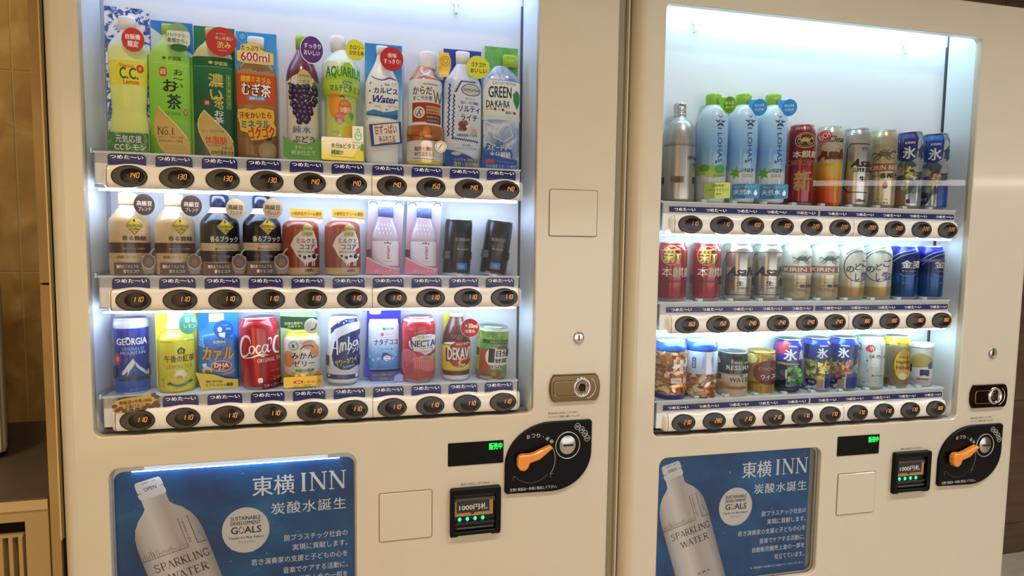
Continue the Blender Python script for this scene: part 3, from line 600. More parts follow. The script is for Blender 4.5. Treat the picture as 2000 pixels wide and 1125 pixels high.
    # lock plate
    kx, kz = P['lock']; X = lambda v: kx + v / 1000; Zf = lambda v: Z0 + kz - v / 1000; LM = M(P['lockc'], .2, .9)
    t = MB(); vs, fs = plate([(X(a), Zf(b)) for a, b in ((8, 54), (96, 54), (101, 50), (104, 38), (105, 27), (104, 15), (100, 4), (95, 0), (8, 0), (3, 8), (0, 18), (0, 36), (3, 47))], [], .008, .002, LM, -.009); t.add(vs, fs, LM, False); lk = t.build('lock_plate', R, 'polished dark bronze lock plate')
    t = MB(); vs, fs = plate(rrect(X(8), X(75), Zf(43), Zf(12), .006), [rrect(X(9.5), X(73), Zf(41.5), Zf(13.5), .005)], .003, .0006, LM, -.0115); t.add(vs, fs, M('#b9a88a', .15, 1.0), False); t.build('lock_handle', lk)
    t = MB(); t.ring(X(66), Zf(26), .013, .0145, .019, .0205, -.0095, CHROME, h=.004); t.ring(X(66), Zf(26), .007, .008, .013, .0145, -.0095, M('#8a8178', .2, 1), h=-.001); t.dome(X(66), Zf(26), .0072, .0082, -.0098, .003, M('#3b2f28', .2, .9)); t.dome(X(66), Zf(26), .0026, .003, -.013, .0005, BLACKM, n=16, rings=2)
    t.ring(X(74), Zf(27), .020, .021, .0215, .0228, -.0095, CHROME, n=20, a0=-1.4, a1=1.0, h=.001); t.build('lock_cylinder', lk, 'chrome ringed lock cylinder')
    kx, kz = P['key']; t = MB(); t.ring(kx, Z0 + kz, .0085, .0095, .0112, .0122, -.0035, STEEL, h=.003); t.dome(kx, Z0 + kz, .0088, .0098, -.0038, .001, CHROME); t.box(kx - .0012, kx + .0012, -.0056, -.0045, Z0 + kz - .005, Z0 + kz + .005, BLACKM); t.build('key_lock', R, 'small round steel key lock')
    # blind covers
    for (a, b2, c_, d_) in P['covers']:
        t = MB(); vs, fs = plate(rrect(a, b2, Z0 + c_, Z0 + d_, .0035, 4), [], .003, .001, CREAM, -.0052); t.add(vs, fs, CREAM, False)
        vs, fs = plate(rrect(a - .0016, b2 + .0016, Z0 + c_ - .0016, Z0 + d_ + .0016, .0045, 4), [rrect(a - .0003, b2 + .0003, Z0 + c_ - .0003, Z0 + d_ + .0003, .0035, 4)], .0006, .0001, M('#9d917a', .4), -.0034); t.add(vs, fs, M('#7d725c', .4), False); t.build('blind_cover', R)
    # delivery flap low down on the door
    t = MB(); t.box(.10, .60, -.008, -.001, .32, .50, M('#3b3833', .3), .003); t.box(.12, .58, -.012, -.007, .335, .485, M('#5a564f', .2), .003); t.build('delivery_flap', R)
    return R
P1 = dict(sh=.0408, x0=-.1215, x1=.8555, e2=.006, ed=.03, wz=(-.2262, .572), poster_win=(-.0465, .3545, -.62, -.2815), rows=(.20539, .00193, -.20103), tabs=1, cool=1, glow=17.0, topglow=10.5, ledglow=1.5, strip=1, adlip=.011, adlit=1,
          prices=(['140', '130', '130', '130', '140', '140', '140', '150', '140', '140'], ['110'] * 10, ['110'] * 10), dim=(0, 0, 0), hooks=((.543, .567), (.02, .567)), po=(-.044, -.2860, .349), disp=(.5237, .6318, -.3202, -.2755), bill=(.5275, -.3635), coin=(.6345, -.2440), lock=(.7225, -.1512), lockc='#75603f', key=(.782, -.0787), covers=((.3965, .4930, -.4545, -.3632), (.7168, .8135, .1215, .2096)))
P2 = dict(sh=.0462, x0=-.1245, x1=.868, e2=.016, ed=.03, wz=(-.2835, .5725), poster_win=(-.0505, .333, -.615, -.3285), rows=(.14828, -.05448, -.25714), tabs=0, cool=0, glow=19.0, topglow=12.0, ledglow=6.0, strip=0, adlip=.004, adlit=0,
          prices=(['110', '110', '100', '100', '220', '220', '200', '200', '220', '220'], ['160', '150', '240', '240', '240', '240', '180', '180', '180', '180'], ['230', '280', '210', '210', '170', '170', '170', '170', '170', '180']), dim=(1, 0, 0), hooks=((.033, .572), (.557, .572)), po=(-.067, -.3230, .3185), disp=(.3720, .4805, -.3512, -.3075), bill=(.5190, -.3515), coin=(.6435, -.3000), lock=(.7220, -.2060), lockc='#2c110c', key=(.7801, -.1325), covers=((.3786, .4755, -.4848, -.3930),))
DX, DY, YAW = 1.004943, -.023011, -.0195
if P1:
    machine('vending_machine', 'cream vending machine on the left, with bottles of tea and coffee', (0, 0, 0), 0, P1)
    machine('vending_machine', 'cream vending machine on the right, with beer cans and nut jars', (DX, DY, 0), YAW, P2)
# ------------------------------------------------------------------ drinks and snacks on the shelves
ROWZ = {1: P1['rows'], 2: P2['rows']}
class Sheet(Art):
    """one printed part: its body and its print in one mesh"""
    def __init__(s, prod, name, xc, prof, sy, y0, flat, r):
        s.pr = prod; s.kx, s.kz = prod.kx, prod.kz; s.xc = xc; s.yb = prod.yb; s.r = r; s.prof = prof; s.sy = sy; s.y0 = y0; s.flat = flat
        s.mb = MB(); s.layer = 0; s.name = name; s.cx = (xc - prod.xc) * s.kx if not flat else 0; s.sub = []
    def U(s, X): return (X - (s.pr.xc if s.flat else s.xc)) * s.kx
    def map(s, u, w, off):
        x, y, z = Art.map(s, u, w, off); return (x + s.cx, y, z)
    def band(s, Y0, Y1, m, n=56, off=None):
        k = len(s.mb.v); Art.band(s, Y0, Y1, m, n, off); s.mb.v[k:] = [(x + s.cx, y, z) for x, y, z in s.mb.v[k:]]; return s
class Prod:
    def __init__(s, name, label, cat, group, m, row, x, sheet, r, H, lean=0, turn=None, y=.04, flat=False):
        H += .0062 if m == 1 else .0008
        s.xl, s.xr, s.yt, s.yb = sheet; s.xc = (s.xl + s.xr) / 2; s.kx = 2 * r / (s.xr - s.xl); s.kz = H / (s.yb - s.yt); s.r = r; s.H = H; s.parts = []
        z = Z0 + ROWZ[m][row - 1] + (P1 if m == 1 else P2)['sh'] + .0002
        if turn is None:
            turn = math.degrees(math.atan(((.385 if m == 1 else -.62) - x) / 1.12))
        if flat: turn = 0
        wx, wy = (x, y) if m == 1 else (DX + x * math.cos(YAW) - y * math.sin(YAW), DY + x * math.sin(YAW) + y * math.cos(YAW))
        s.root = empty(name, (wx, wy, z), 0, label, cat, group, rot=(0, math.radians(lean), (YAW if m == 2 else 0) + math.radians(turn)))
    def mm(s, Y): return (s.yb - Y) * s.kz
    def lathe(s, name, prof, mat, xc=None, sy=1.0, y0=0., sm=3, band=False):
        """prof: list of (sheet Y, half width in sheet units), from bottom to top"""
        if isinstance(mat, str): mat = M(mat, .3, coat=.35)
        xc = s.xc if xc is None else xc; P = [(s.mm(Y), max(h * s.kx, .0004)) for Y, h in prof]
        if sm > 1: P = smooth_prof(P, sm)
        R = max(p[1] for p in P); a = Sheet(s, name, xc, P, sy, y0, False, R); lathe(a.mb, P, mat, sy, y0, cx=a.cx, n=48); s.parts.append((a, None)); return a
    def card(s, name, X0, Y0, X1, Y1, mat, y, th=.001, rad=0, pts=None):
        if isinstance(mat, str): mat = M(mat, .4, coat=.1)
        a = Sheet(s, name, s.xc, None, 1, y, True, 1); p = pts or rrect(X0, X1, Y0, Y1, rad, 5)
        p = [((X - s.xc) * s.kx, s.mm(Y)) for X, Y in p]; a.mb.prism(p, y, y + th, mat); s.parts.append((a, None)); return a
    def badge(s, X, Y, R, mat, y, name='badge', Ry=None, n=36):
        Ry = Ry or R; return s.card(name, 0, 0, 0, 0, mat, y, .0012, pts=[(X + R * math.cos(2 * PI * i / n), Y + Ry * math.sin(2 * PI * i / n)) for i in range(n)])
    def done(s):
        for a, par in s.parts: a.mb.build(a.name, s.root)
        return s.root
    def canlid(s, r, H, gold=False, tab=True):
        mb = MB(); m = M('#d8b76a', .3, 1.0) if gold else ALU
        lathe(mb, [(H - .0005, r * .99), (H + .0012, r), (H + .0018, r * .985), (H + .0012, r * .955), (H - .004, r * .93), (H - .0042, .0005)], m, n=48, closed=False)
        o = mb.build('lid', s.root)
        if tab:
            t = MB(); t.box(-.006, .006, -.004, .014, H - .0038, H - .0022, m, .0006); t.build('pull_tab', o)
    def can(s, mat, neck=True, lid=True, gold=False, necks=None):
        """aluminium can (neck) or straight steel can"""
        r, H = s.r, s.H
        if isinstance(mat, str): mat = M(mat, .25, coat=.4)
        if neck: P = [(0, .80 * r), (.0015, .83 * r), (.006, .955 * r), (.0095, r), (H - .016, r), (H - .010, .955 * r), (H - .005, .87 * r), (H - .0025, .84 * r), (H, .845 * r)]; rl = .85 * r
        else: P = [(0, .95 * r), (.0012, .97 * r), (.0022, .95 * r), (.004, r), (H - .006, r), (H - .003, .95 * r), (H - .0018, .965 * r), (H, .965 * r)]; rl = .96 * r
        a = Sheet(s, 'can_body', s.xc, P, 1, 0, False, r); lathe(a.mb, P, mat, n=48)
        lathe(a.mb, [(z, q + .00015) for z, q in P if z < .007], ALU, n=48, closed=False)
        s.parts.append((a, None)); s.canlid(rl, H, gold); return a
    def strap(s, Y0, Y1, side=1):
        """clear and black retaining clip round a dummy can"""
        mb = MB(); r = s.r + .0012; n = 10
        for (a0, a1, m) in ((-100, -56, M('#2a2c2c', .25, coat=.4)), (62, 100, M('#2a2c2c', .25, coat=.4))):
            vs = []
            for i in range(n + 1):
                a = math.radians(a0 + (a1 - a0) * i / n)
                for z in (s.mm(Y1), s.mm(Y0)): vs += [(r * math.sin(a), -r * math.cos(a), z), ((r + .0008) * math.sin(a), -(r + .0008) * math.cos(a), z)]
            mb.add(vs, [(4 * i + 1, 4 * i + 5, 4 * i + 7, 4 * i + 3) for i in range(n)] + [(4 * i, 4 * i + 4, 4 * i + 5, 4 * i + 1) for i in range(n)] + [(4 * i + 2, 4 * i + 6, 4 * i + 7, 4 * i + 3) for i in range(n)], m)
        mb.build('retaining_clip', s.root)
METAL = M('#b9b6ae', .28, .9); SILV = M('#c6c3bd', .3, .85)
G11 = 'bottles and cards on the top shelf of the left machine'; G12 = 'drinks on the middle shelf of the left machine'; G13 = 'drinks on the bottom shelf of the left machine'
G21 = 'bottles and tall cans on the top shelf of the right machine'; G22 = 'beer cans on the middle shelf of the right machine'; G23 = 'cans and jars on the bottom shelf of the right machine'

# ---- left machine, top shelf (sheet units: 4.326 per step of the first strip)
def pet(prod, xc, hw, Yb, Yt, Ysh, capc, body, neckw, capw, caph, sy=.45, y0=.004, waist=None, capY=None):
    """PET bottle: Yb base, Ysh shoulder start, Yt cap top; in sheet units"""
    cb = Yt + caph
    P = [(Yb, hw * .9), (Yb - 8, hw), (Yb - 60, hw)] + (waist or []) + [(Ysh + 60, hw), (Ysh, hw * .97), (Ysh - (Ysh - cb) * .45, hw * .72), (cb + (Ysh - cb) * .18, neckw * 1.12), (cb, neckw)]
    P = sorted(P, key=lambda p: -p[0]); b = prod.lathe('bottle', P, body, xc=xc, sy=sy, y0=y0)
    c = prod.lathe('cap', [(cb + 2, capw), (cb - caph * .8, capw), (cb - caph + 2, capw * .95), (cb - caph, capw * .85)], capc, xc=xc, sy=sy, y0=y0, sm=1); return b, c
def p11():
    s = Prod('drink_bottle', 'lemon soda bottle in front of a blue and white ice patterned card', 'bottle', G11, 1, 1, -.0148, (87, 475, 60, 1298), .0335, .2375, flat=True)
    ICE = Mnoise([(.30, '#eef3fb'), (.47, '#dfe8f6'), (.53, '#4a68b8'), (.60, '#26408f'), (.66, '#8ba4da'), (.8, '#f2f6fc')], 80, .4, 2, name='ice_print')
    c = s.card('backing_card', 87, 56, 475, 1290, ICE, .010, rad=6); c.p([(90, 1080), (140, 1120), (300, 1180), (470, 1090), (473, 1288), (95, 1288)], '#3c9a4b')
    b, cap = pet(s, 292, 172, 1285, 140, 395, '#f0f1f0', Mgrad([(0, '#dfe77e'), (.55, '#e6ec86'), (.80, '#e9efa0'), (.86, '#dbe7ee'), (1, '#e6eef6')], lo=0, hi=.215, coat=.5), 62, 76, 110, waist=[(1020, 165), (930, 150), (820, 158)])
    b.band(520, 725, '#ece24a'); b.o(300, 628, 100, 100, 3, '#c9b23a', a0=110, a1=250)
    b.t('Vitamin', 240, 548, 368, 578, '#c8452b', .03, .3); b.t('C.C.', 238, 576, 402, 672, '#3c6a2a', .05); b.t('Lemon', 270, 676, 405, 714, '#c8452b', .05); b.e(413, 580, 28, 34, '#cf3b24')
    b.t('食', 400, 565, 426, 595, '#f5e27a', .02)
    g = s.badge(380, 357, 97, '#d5352a', -.0165); g.t('自販機', 318, 312, 445, 356, '#ffffff', .05); g.t('限定', 336, 366, 430, 418, '#ffffff', .06)
    l = s.card('front_tag', 132, 1128, 487, 1280, Mnoise([(.3, '#1c5a2c'), (.55, '#2f7d3a'), (.8, '#9fd08c')], 60, .35, 2, name='green_sparkle'), -.0155, rad=8)
    l.t('元気応援', 200, 1150, 425, 1212, '#0c2a55', .05); l.t('元気応援', 202, 1148, 427, 1210, '#ffffff', .0); l.t('CCレモン', 190, 1222, 465, 1272, '#f4f8ec', .03); s.done()
def tea(x, sheet, label, top, bg, bott, capc, lab, leaf, dark):
    s = Prod('drink_bottle', label, 'bottle', G11, 1, 1, x, sheet, .0325, dark['H'], flat=True); x0, x1, yt, yb = sheet; w_ = x1 - x0
    c = s.card('backing_card', x0, yt, x1, yb, bg, .008); dark['bgart'](c)
    b, cap = pet(s, (x0 + x1) / 2 - 10 if dark['d'] else (x0 + x1) / 2 - 22, w_ * .495, yb - 6, dark['ct'], dark['sh'], capc, bott, 55, 62, 85, sy=.3, y0=.004)
    return s, b
def p12():
    S = (470, 845, 176, 1320)
    def bg(c): c.p([(472, 235), (560, 290), (640, 330), (845, 440), (845, 500), (472, 500)], '#cfe0ee'); c.p([(472, 480), (845, 460), (845, 1318), (472, 1318)], '#86c23a')
    s, b = tea(.0535, S, 'bright green tea bottle carton with a round pale green badge', 0, '#2f7fd8', Mgrad([(0, '#5fae2a'), (.4, '#86cc3c'), (.75, '#9ad84f'), (1, '#cfe59a')], lo=0, hi=.21, coat=.4), '#a9d83e', 0, 0, dict(H=.2215, d=0, ct=205, sh=480, bgart=bg))
    b.band(455, 530, '#a5da56'); b.t('伊藤園', 640, 482, 750, 518, '#1f4a1c', .03); b.p([(585, 500), (605, 486), (628, 500), (605, 516)], '#2f6b22'); b.l([(480, 540), (845, 545)], 4, '#c8ea8a')
    b.t('お～い', 680, 590, 765, 745, '#132413', .03, v=True); b.p([], '#000000') if False else None
    b.t('お', 590, 678, 715, 780, '#132413', .05); b.t('茶', 622, 798, 745, 925, '#132413', .05); b.t('Oi Ocha', 605, 946, 735, 972, '#3c5c24', .0)
    b.rc(560, 575, 628, 655, '#c8412c', 26); b.t('緑茶', 568, 590, 620, 640, '#f2e9c8', .02); b.rc(762, 918, 790, 968, '#c8412c', 8); b.rc(768, 926, 784, 960, '#8ccf45', 4)
    b.p([(540, 905), (560, 940), (660, 1020), (760, 1120), (808, 1190), (812, 1290), (780, 1315), (600, 1312), (540, 1240), (505, 1140), (498, 1040)], '#d3ab5c'); b.l([(542, 906), (600, 965), (700, 1060), (790, 1165)], 8, '#e9e2a0')
    b.t('日本・緑茶', 530, 1070, 625, 1092, '#5b4017', .01); b.t('No.1', 535, 1082, 668, 1146, '#3d2a10', .02); b.t('はおいしいお茶です 緑茶', 540, 1152, 752, 1172, '#7a4a1c', .02); b.t('新芽香る味わいの茶葉', 545, 1182, 745, 1206, '#6b4a20', .02)
    for k in range(4): b.l([(590, 1228 + 12 * k), (770, 1228 + 12 * k)], 3, '#b28a45')
    g = s.badge(752, 340, 108, '#8fae86', -.0155, Ry=122); g.rc(650, 285, 855, 400, '#dfe8d4', 20); g.t('さわやかな、', 650, 305, 828, 335, '#24361f', .02); g.t('茶畑から。', 655, 345, 828, 385, '#24361f', .03); g.e(755, 422, 75, 32, '#2e6b32'); s.done()
def p13():
    S = (852, 1200, 222, 1337)
    def bg(c): c.p([(852, 500), (1200, 500), (1200, 1335), (852, 1335)], '#12603f')
    s, b = tea(.1198, S, 'dark green tea bottle carton with a round red badge', 0, '#1d7a4c', Mgrad([(0, '#0f4a33'), (.5, '#12583c'), (.72, '#1c6b47'), (.78, '#c9c07e'), (1, '#dcd49a')], lo=0, hi=.215, coat=.4), '#d8cd8c', 0, 0, dict(H=.219, d=1, ct=238, sh=480, bgart=bg))
    b.band(490, 570, '#155f3c'); b.l([(858, 572), (1195, 572)], 4, '#7bb08c'); b.t('伊藤園', 1040, 522, 1145, 556, '#d8d06a', .03); b.p([(985, 536), (1008, 522), (1030, 536), (1008, 552)], '#c6d34a')
    b.t('濃い', 985, 628, 1110, 850, '#cdbb55', .04, v=True); b.t('茶', 1028, 812, 1112, 912, '#cdbb55', .04); b.t('お～い', 1070, 905, 1105, 980, '#e9ead8', .02, v=True); b.t('お茶', 1025, 935, 1110, 1045, '#e9ead8', .03, v=True)
    b.rc(1133, 630, 1168, 918, '#8fb52c', 3); b.rc(1137, 634, 1164, 914, '#2c6b30', 3); b.t('香り豊かに濃く味わい深い', 1142, 642, 1160, 905, '#c9d65a', .01, v=True, lead=.9)
    b.rc(950, 855, 994, 896, '#c8412c', 4); b.t('緑茶', 955, 862, 990, 890, '#f2d8b8', .01)
    b.p([(945, 940), (990, 985), (1090, 1085), (1165, 1165), (1190, 1240), (1190, 1325), (1000, 1325), (930, 1200), (895, 1120), (890, 1040), (910, 975)], '#c8aa5e'); b.l([(945, 940), (900, 1010), (892, 1090), (935, 1200)], 6, '#efe6b8'); b.l([(945, 940), (1040, 1030), (1130, 1120), (1180, 1195)], 8, '#efe6b8')
    b.t('ガレート型カテキンが', 925, 1100, 1105, 1124, '#4a3512', .02); b.t('体脂肪', 950, 1155, 1128, 1222, '#d13a26', .04); b.t('を減らす', 1085, 1236, 1165, 1262, '#4a3512', .02); b.t('BMIが高めの方', 1000, 1272, 1180, 1308, '#26341a', .03)
    b.t('内臓脂肪と皮下脂肪の両方', 965, 1228, 1080, 1240, '#7a3a1c', .01)
    g = s.badge(1113, 372, 128, '#bf2f2b', -.0155, Ry=118); g.t('香りまろやか', 1072, 302, 1155, 320, '#f0c6b0', .01); g.t('キレの良い', 1065, 328, 1212, 362, '#f6ead8', .02); g.t('渋み', 1078, 372, 1195, 428, '#f0d36a', .05); g.t('お茶の旨味を引き出す', 1080, 440, 1165, 452, '#f0c6b0', .0); s.done()
def p14():
    S = (1205, 1567, 258, 1346)
    s = Prod('drink_bottle', 'barley tea carton with a big 600ml cloud tag and orange label', 'bottle', G11, 1, 1, .1880, S, .0335, .2160, flat=True)
    c = s.card('backing_card', 1205, 258, 1565, 1346, Mgrad([(0, '#8a5c33'), (.4, '#a06c3a'), (.62, '#9fc8e0'), (.75, '#5aaee0'), (1, '#2b8fdc')], lo=0, hi=.216), .008)
    c.o(1262, 300, 48, 50, 4, '#9fd8f2'); c.t('ゆ', 1240, 275, 1285, 325, '#a8dcf2', .0); c.p([(1206, 610), (1270, 585), (1330, 565), (1400, 590), (1470, 580), (1565, 620), (1565, 660), (1206, 650)], '#c8d4e0')
    b = s.lathe('bottle', [(1340, 150), (1325, 178), (1000, 180), (920, 176), (880, 180), (630, 180), (570, 160), (470, 80), (395, 66)], Mgrad([(0, '#7a5128'), (.35, '#9a6a38'), (1, '#b98a58')], lo=0, hi=.19, coat=.5), xc=1384, sy=.28, y0=.004)
    s.lathe('cap', [(400, 72), (310, 74), (300, 66)], '#eef0f2', xc=1384, sy=.28, y0=.004, sm=1)
    b.band(625, 880, '#c4532a'); b.t('伊藤園', 1355, 575, 1465, 600, '#3a4a5a', .03); b.t('健康ミネラル', 1252, 642, 1518, 695, '#f2d23c', .04, sh=.1, rot=-3); b.t('むぎ茶', 1262, 700, 1512, 810, '#5a2a12', .14, rot=-3); b.t('むぎ茶', 1262, 700, 1512, 810, '#ffffff', .03, rot=-3)
    b.rc(1310, 808, 1472, 848, '#5b8fd0', 20); b.t('健康むぎ茶', 1330, 816, 1455, 840, '#ffffff', .02); b.e(1345, 1180, 20, 40, '#6f4a26'); b.e(1480, 1265, 80, 75, '#a58858'); b.e(1485, 1165, 55, 32, '#8d6f42'); b.e(1490, 1163, 26, 14, '#2e1d10'); b.o(1375, 1240, 34, 70, 10, '#a58858', a0=70, a1=300)
    k = s.card('front_tag', 0, 0, 0, 0, '#e6b93a', -.0115, pts=[(1232, 935), (1300, 920), (1360, 930), (1420, 912), (1500, 918), (1545, 930), (1552, 990), (1545, 1040), (1567, 1070), (1560, 1140), (1500, 1160), (1430, 1180), (1340, 1190), (1320, 1130), (1250, 1110), (1245, 1050), (1228, 1000)])
    k.t('汗をかいたら', 1242, 948, 1525, 1005, '#7a1f14', .05, rot=3); k.t('ミネラル', 1258, 1018, 1512, 1085, '#2a6f9a', .07, rot=3); k.t('ゴクゴク', 1318, 1072, 1555, 1165, '#c22a1c', .08, rot=8)
    k = s.card('volume_tag', 0, 0, 0, 0, '#ecd27a', -.0115, pts=[(1268, 395), (1340, 380), (1420, 385), (1435, 425), (1490, 440), (1550, 450), (1552, 545), (1480, 550), (1400, 545), (1300, 545), (1235, 530), (1230, 450), (1262, 440)])
    k.t('たっぷり', 1272, 398, 1420, 440, '#4a1a10', .04); k.t('600ml', 1262, 452, 1520, 530, '#ffffff', .12); k.t('600ml', 1266, 454, 1518, 528, '#b01c2c', .03); s.done()
def p15():
    S = (1622, 1922, 300, 1350)
    s = Prod('drink_bottle', 'grape drink bottle with a dark purple neck and round purple badge', 'bottle', G11, 1, 1, .2634, S, .0293, .2135)
    b = s.lathe('bottle', [(1345, 120), (1335, 138), (1300, 140), (720, 140), (680, 141), (600, 132), (530, 105), (470, 72), (425, 50), (402, 46)], '#e3dcd0', xc=1780)
    b.band(410, 690, M('#71263f', .25, coat=.5)); b.p([(1640, 700), (1700, 660), (1745, 640), (1820, 640), (1870, 665), (1920, 700), (1920, 760), (1640, 760)], '#e3dcd0')
    s.lathe('cap', [(408, 55), (330, 57), (305, 55), (300, 48)], '#9ccc3c', xc=1780, sm=1)
    b.p([(1738, 720), (1735, 650), (1760, 610), (1790, 600), (1825, 612), (1855, 650), (1852, 720)], '#c9b774'); b.t('minute', 1752, 640, 1838, 662, '#4a5a28', .02); b.rc(1735, 675, 1855, 718, '#b9a860', 4); b.rc(1739, 679, 1851, 714, '#e0d49a', 3); b.t('小岩井', 1748, 682, 1842, 712, '#4a5a28', .03)
    rnd = random.Random(5); pts = []
    for r_, n, yy in ((100, 5, 745), (108, 6, 790), (105, 5, 835), (88, 5, 878), (70, 4, 920), (66, 4, 958), (52, 3, 995), (40, 2, 1030)):
        for i in range(n): pts.append((1782 + (i - (n - 1) / 2) * 2 * r_ / max(n - .6, 1) + rnd.uniform(-6, 6), yy + rnd.uniform(-8, 8)))
    b.p([(1668, 735), (1650, 715), (1680, 705), (1700, 740)], '#3c6b35'); b.p([(1862, 700), (1885, 688), (1905, 710), (1920, 745), (1915, 790), (1885, 780), (1868, 740)], '#4f8a45')
    for X, Y in pts: b.e(X, Y, 27, 28, '#2b1a3e', 14)
    for X, Y in pts: b.e(X - 5, Y - 6, 15, 16, '#4a3563', 10)
    for X, Y in pts: b.e(X - 7, Y - 9, 6, 7, '#9a8ab4', 7)
    b.t('純水', 1698, 1068, 1842, 1128, '#2b7aa0', .02, sp=1.2); b.t('ぶどう', 1700, 1150, 1872, 1208, '#2a2336', .03)
    k = s.card('front_tag', 0, 0, 0, 0, '#6fae4c', -.030, pts=[(1612, 1160)] + [(1612 + 320 * i / 12, 1162 + 58 * math.sin(PI * i / 12)) for i in range(1, 13)] + [(1935, 1345)] + [(1935 - 320 * i / 8, 1345 + 8 * math.sin(PI * i / 8)) for i in range(1, 8)] + [(1612, 1330)])
    k.t('きれいな', 1705, 1234, 1860, 1262, '#d9ecc4', .03); k.t('純水仕立て', 1680, 1270, 1882, 1310, '#d9ecc4', .03)
    g = s.badge(1862, 435, 100, '#ffffff', -.027, Ry=115); g.e(1862, 435, 95, 109, '#5a2a86'); g.t('すっきり', 1795, 385, 1938, 425, '#f4eef8', .05); g.t('おいしい', 1795, 440, 1930, 482, '#f4eef8', .05); s.done()
p11(); p12(); p13(); p14(); p15()
def p16():
    S = (345, 655, 122, 1068)
    s = Prod('drink_bottle', 'yellow green sports drink bottle with a round yellow badge', 'bottle', G11, 1, 1, .3330, S, .0345, .2185)
    b = s.lathe('bottle', [(1062, 135), (1050, 148), (905, 150), (870, 128), (590, 126), (575, 145), (345, 148), (300, 118), (262, 78), (232, 58), (225, 55)], Mgrad([(0, '#e8dc3c'), (.12, '#f0eddc'), (.2, '#eef0e4'), (.22, '#dbe67a'), (.5, '#cfe07a'), (.72, '#cfe59a'), (.86, '#dcecc8'), (1, '#e8f0e0')], lo=0, hi=.18, coat=.5), xc=492)
    s.lathe('cap', [(228, 60), (150, 62), (125, 60), (122, 54)], '#f1f3f2', xc=472, sm=1)
    b.p([(480, 400), (520, 345), (560, 335), (600, 380), (630, 450), (625, 585), (390, 585), (345, 520), (350, 450)], '#a8cf3e'); b.band(470, 585, '#c3da4a')
    b.t('AQUARIUS', 375, 372, 655, 462, '#1f8f4a', .04); b.rc(505, 475, 585, 505, '#3f9a4a', 14); b.t('ゼロkcal', 512, 480, 580, 500, '#ffffff', .02); b.t('マルチビタミン', 405, 505, 650, 555, '#2f7d3a', .05)
    b.e(440, 650, 62, 95, '#f0a93a'); b.l([(480, 592), (505, 585), (525, 602)], 10, '#3d7a35'); b.e(525, 665, 62, 58, '#e07a34'); b.t('レモン', 495, 625, 560, 650, '#f8e2b8', .03); b.t('50個分', 480, 662, 580, 705, '#fff4e0', .05); b.e(480, 742, 46, 45, '#dc7a78'); b.t('ビタミン', 448, 722, 512, 740, '#f8e0dc', .03); b.t('B6', 462, 752, 500, 785, '#f8e0dc', .04); b.e(555, 745, 40, 32, '#b7cf52'); b.e(582, 725, 20, 30, '#5faa4a'); b.t('～と', 410, 835, 475, 862, '#8fa85a', .02)
    b.e(560, 860, 55, 70, '#e8c23a')
    k = s.card('front_tag', 340, 895, 662, 1062, Mgrad([(0, '#e6c832'), (.35, '#e9dc8a'), (1, '#f1efe4')], lo=0, hi=.04), -.0355, rad=10)
    k.t('水分&ビタミン', 412, 935, 635, 975, '#1f6a3a', .04); k.t('補給!!', 412, 985, 505, 1022, '#1f6a3a', .04); k.p([(600, 1000), (640, 950), (660, 930), (662, 1060), (560, 1060)], '#dccb3c'); k.p([(640, 940), (662, 930), (662, 990), (635, 980)], '#4f9a3a'); k.l([(405, 1032), (600, 1040)], 3, '#7a8a3a')
    k = s.card('drop_tag', 575, 805, 660, 922, '#e6ead4', -.0372, rad=4); k.e(620, 878, 26, 33, '#3f9a8a'); k.e(620, 878, 21, 28, '#dfe8cc'); k.t('うるおい', 602, 862, 640, 880, '#2f8a7a', .03); k.l([(608, 842), (620, 822), (632, 842)], 5, '#3f9a8a')
    g = s.badge(602, 245, 76, '#e6e23a', -.032); g.t('カロリー', 558, 210, 668, 242, '#3c4a1c', .04); g.t('ひかえめ', 558, 250, 668, 282, '#3c4a1c', .04); s.done()
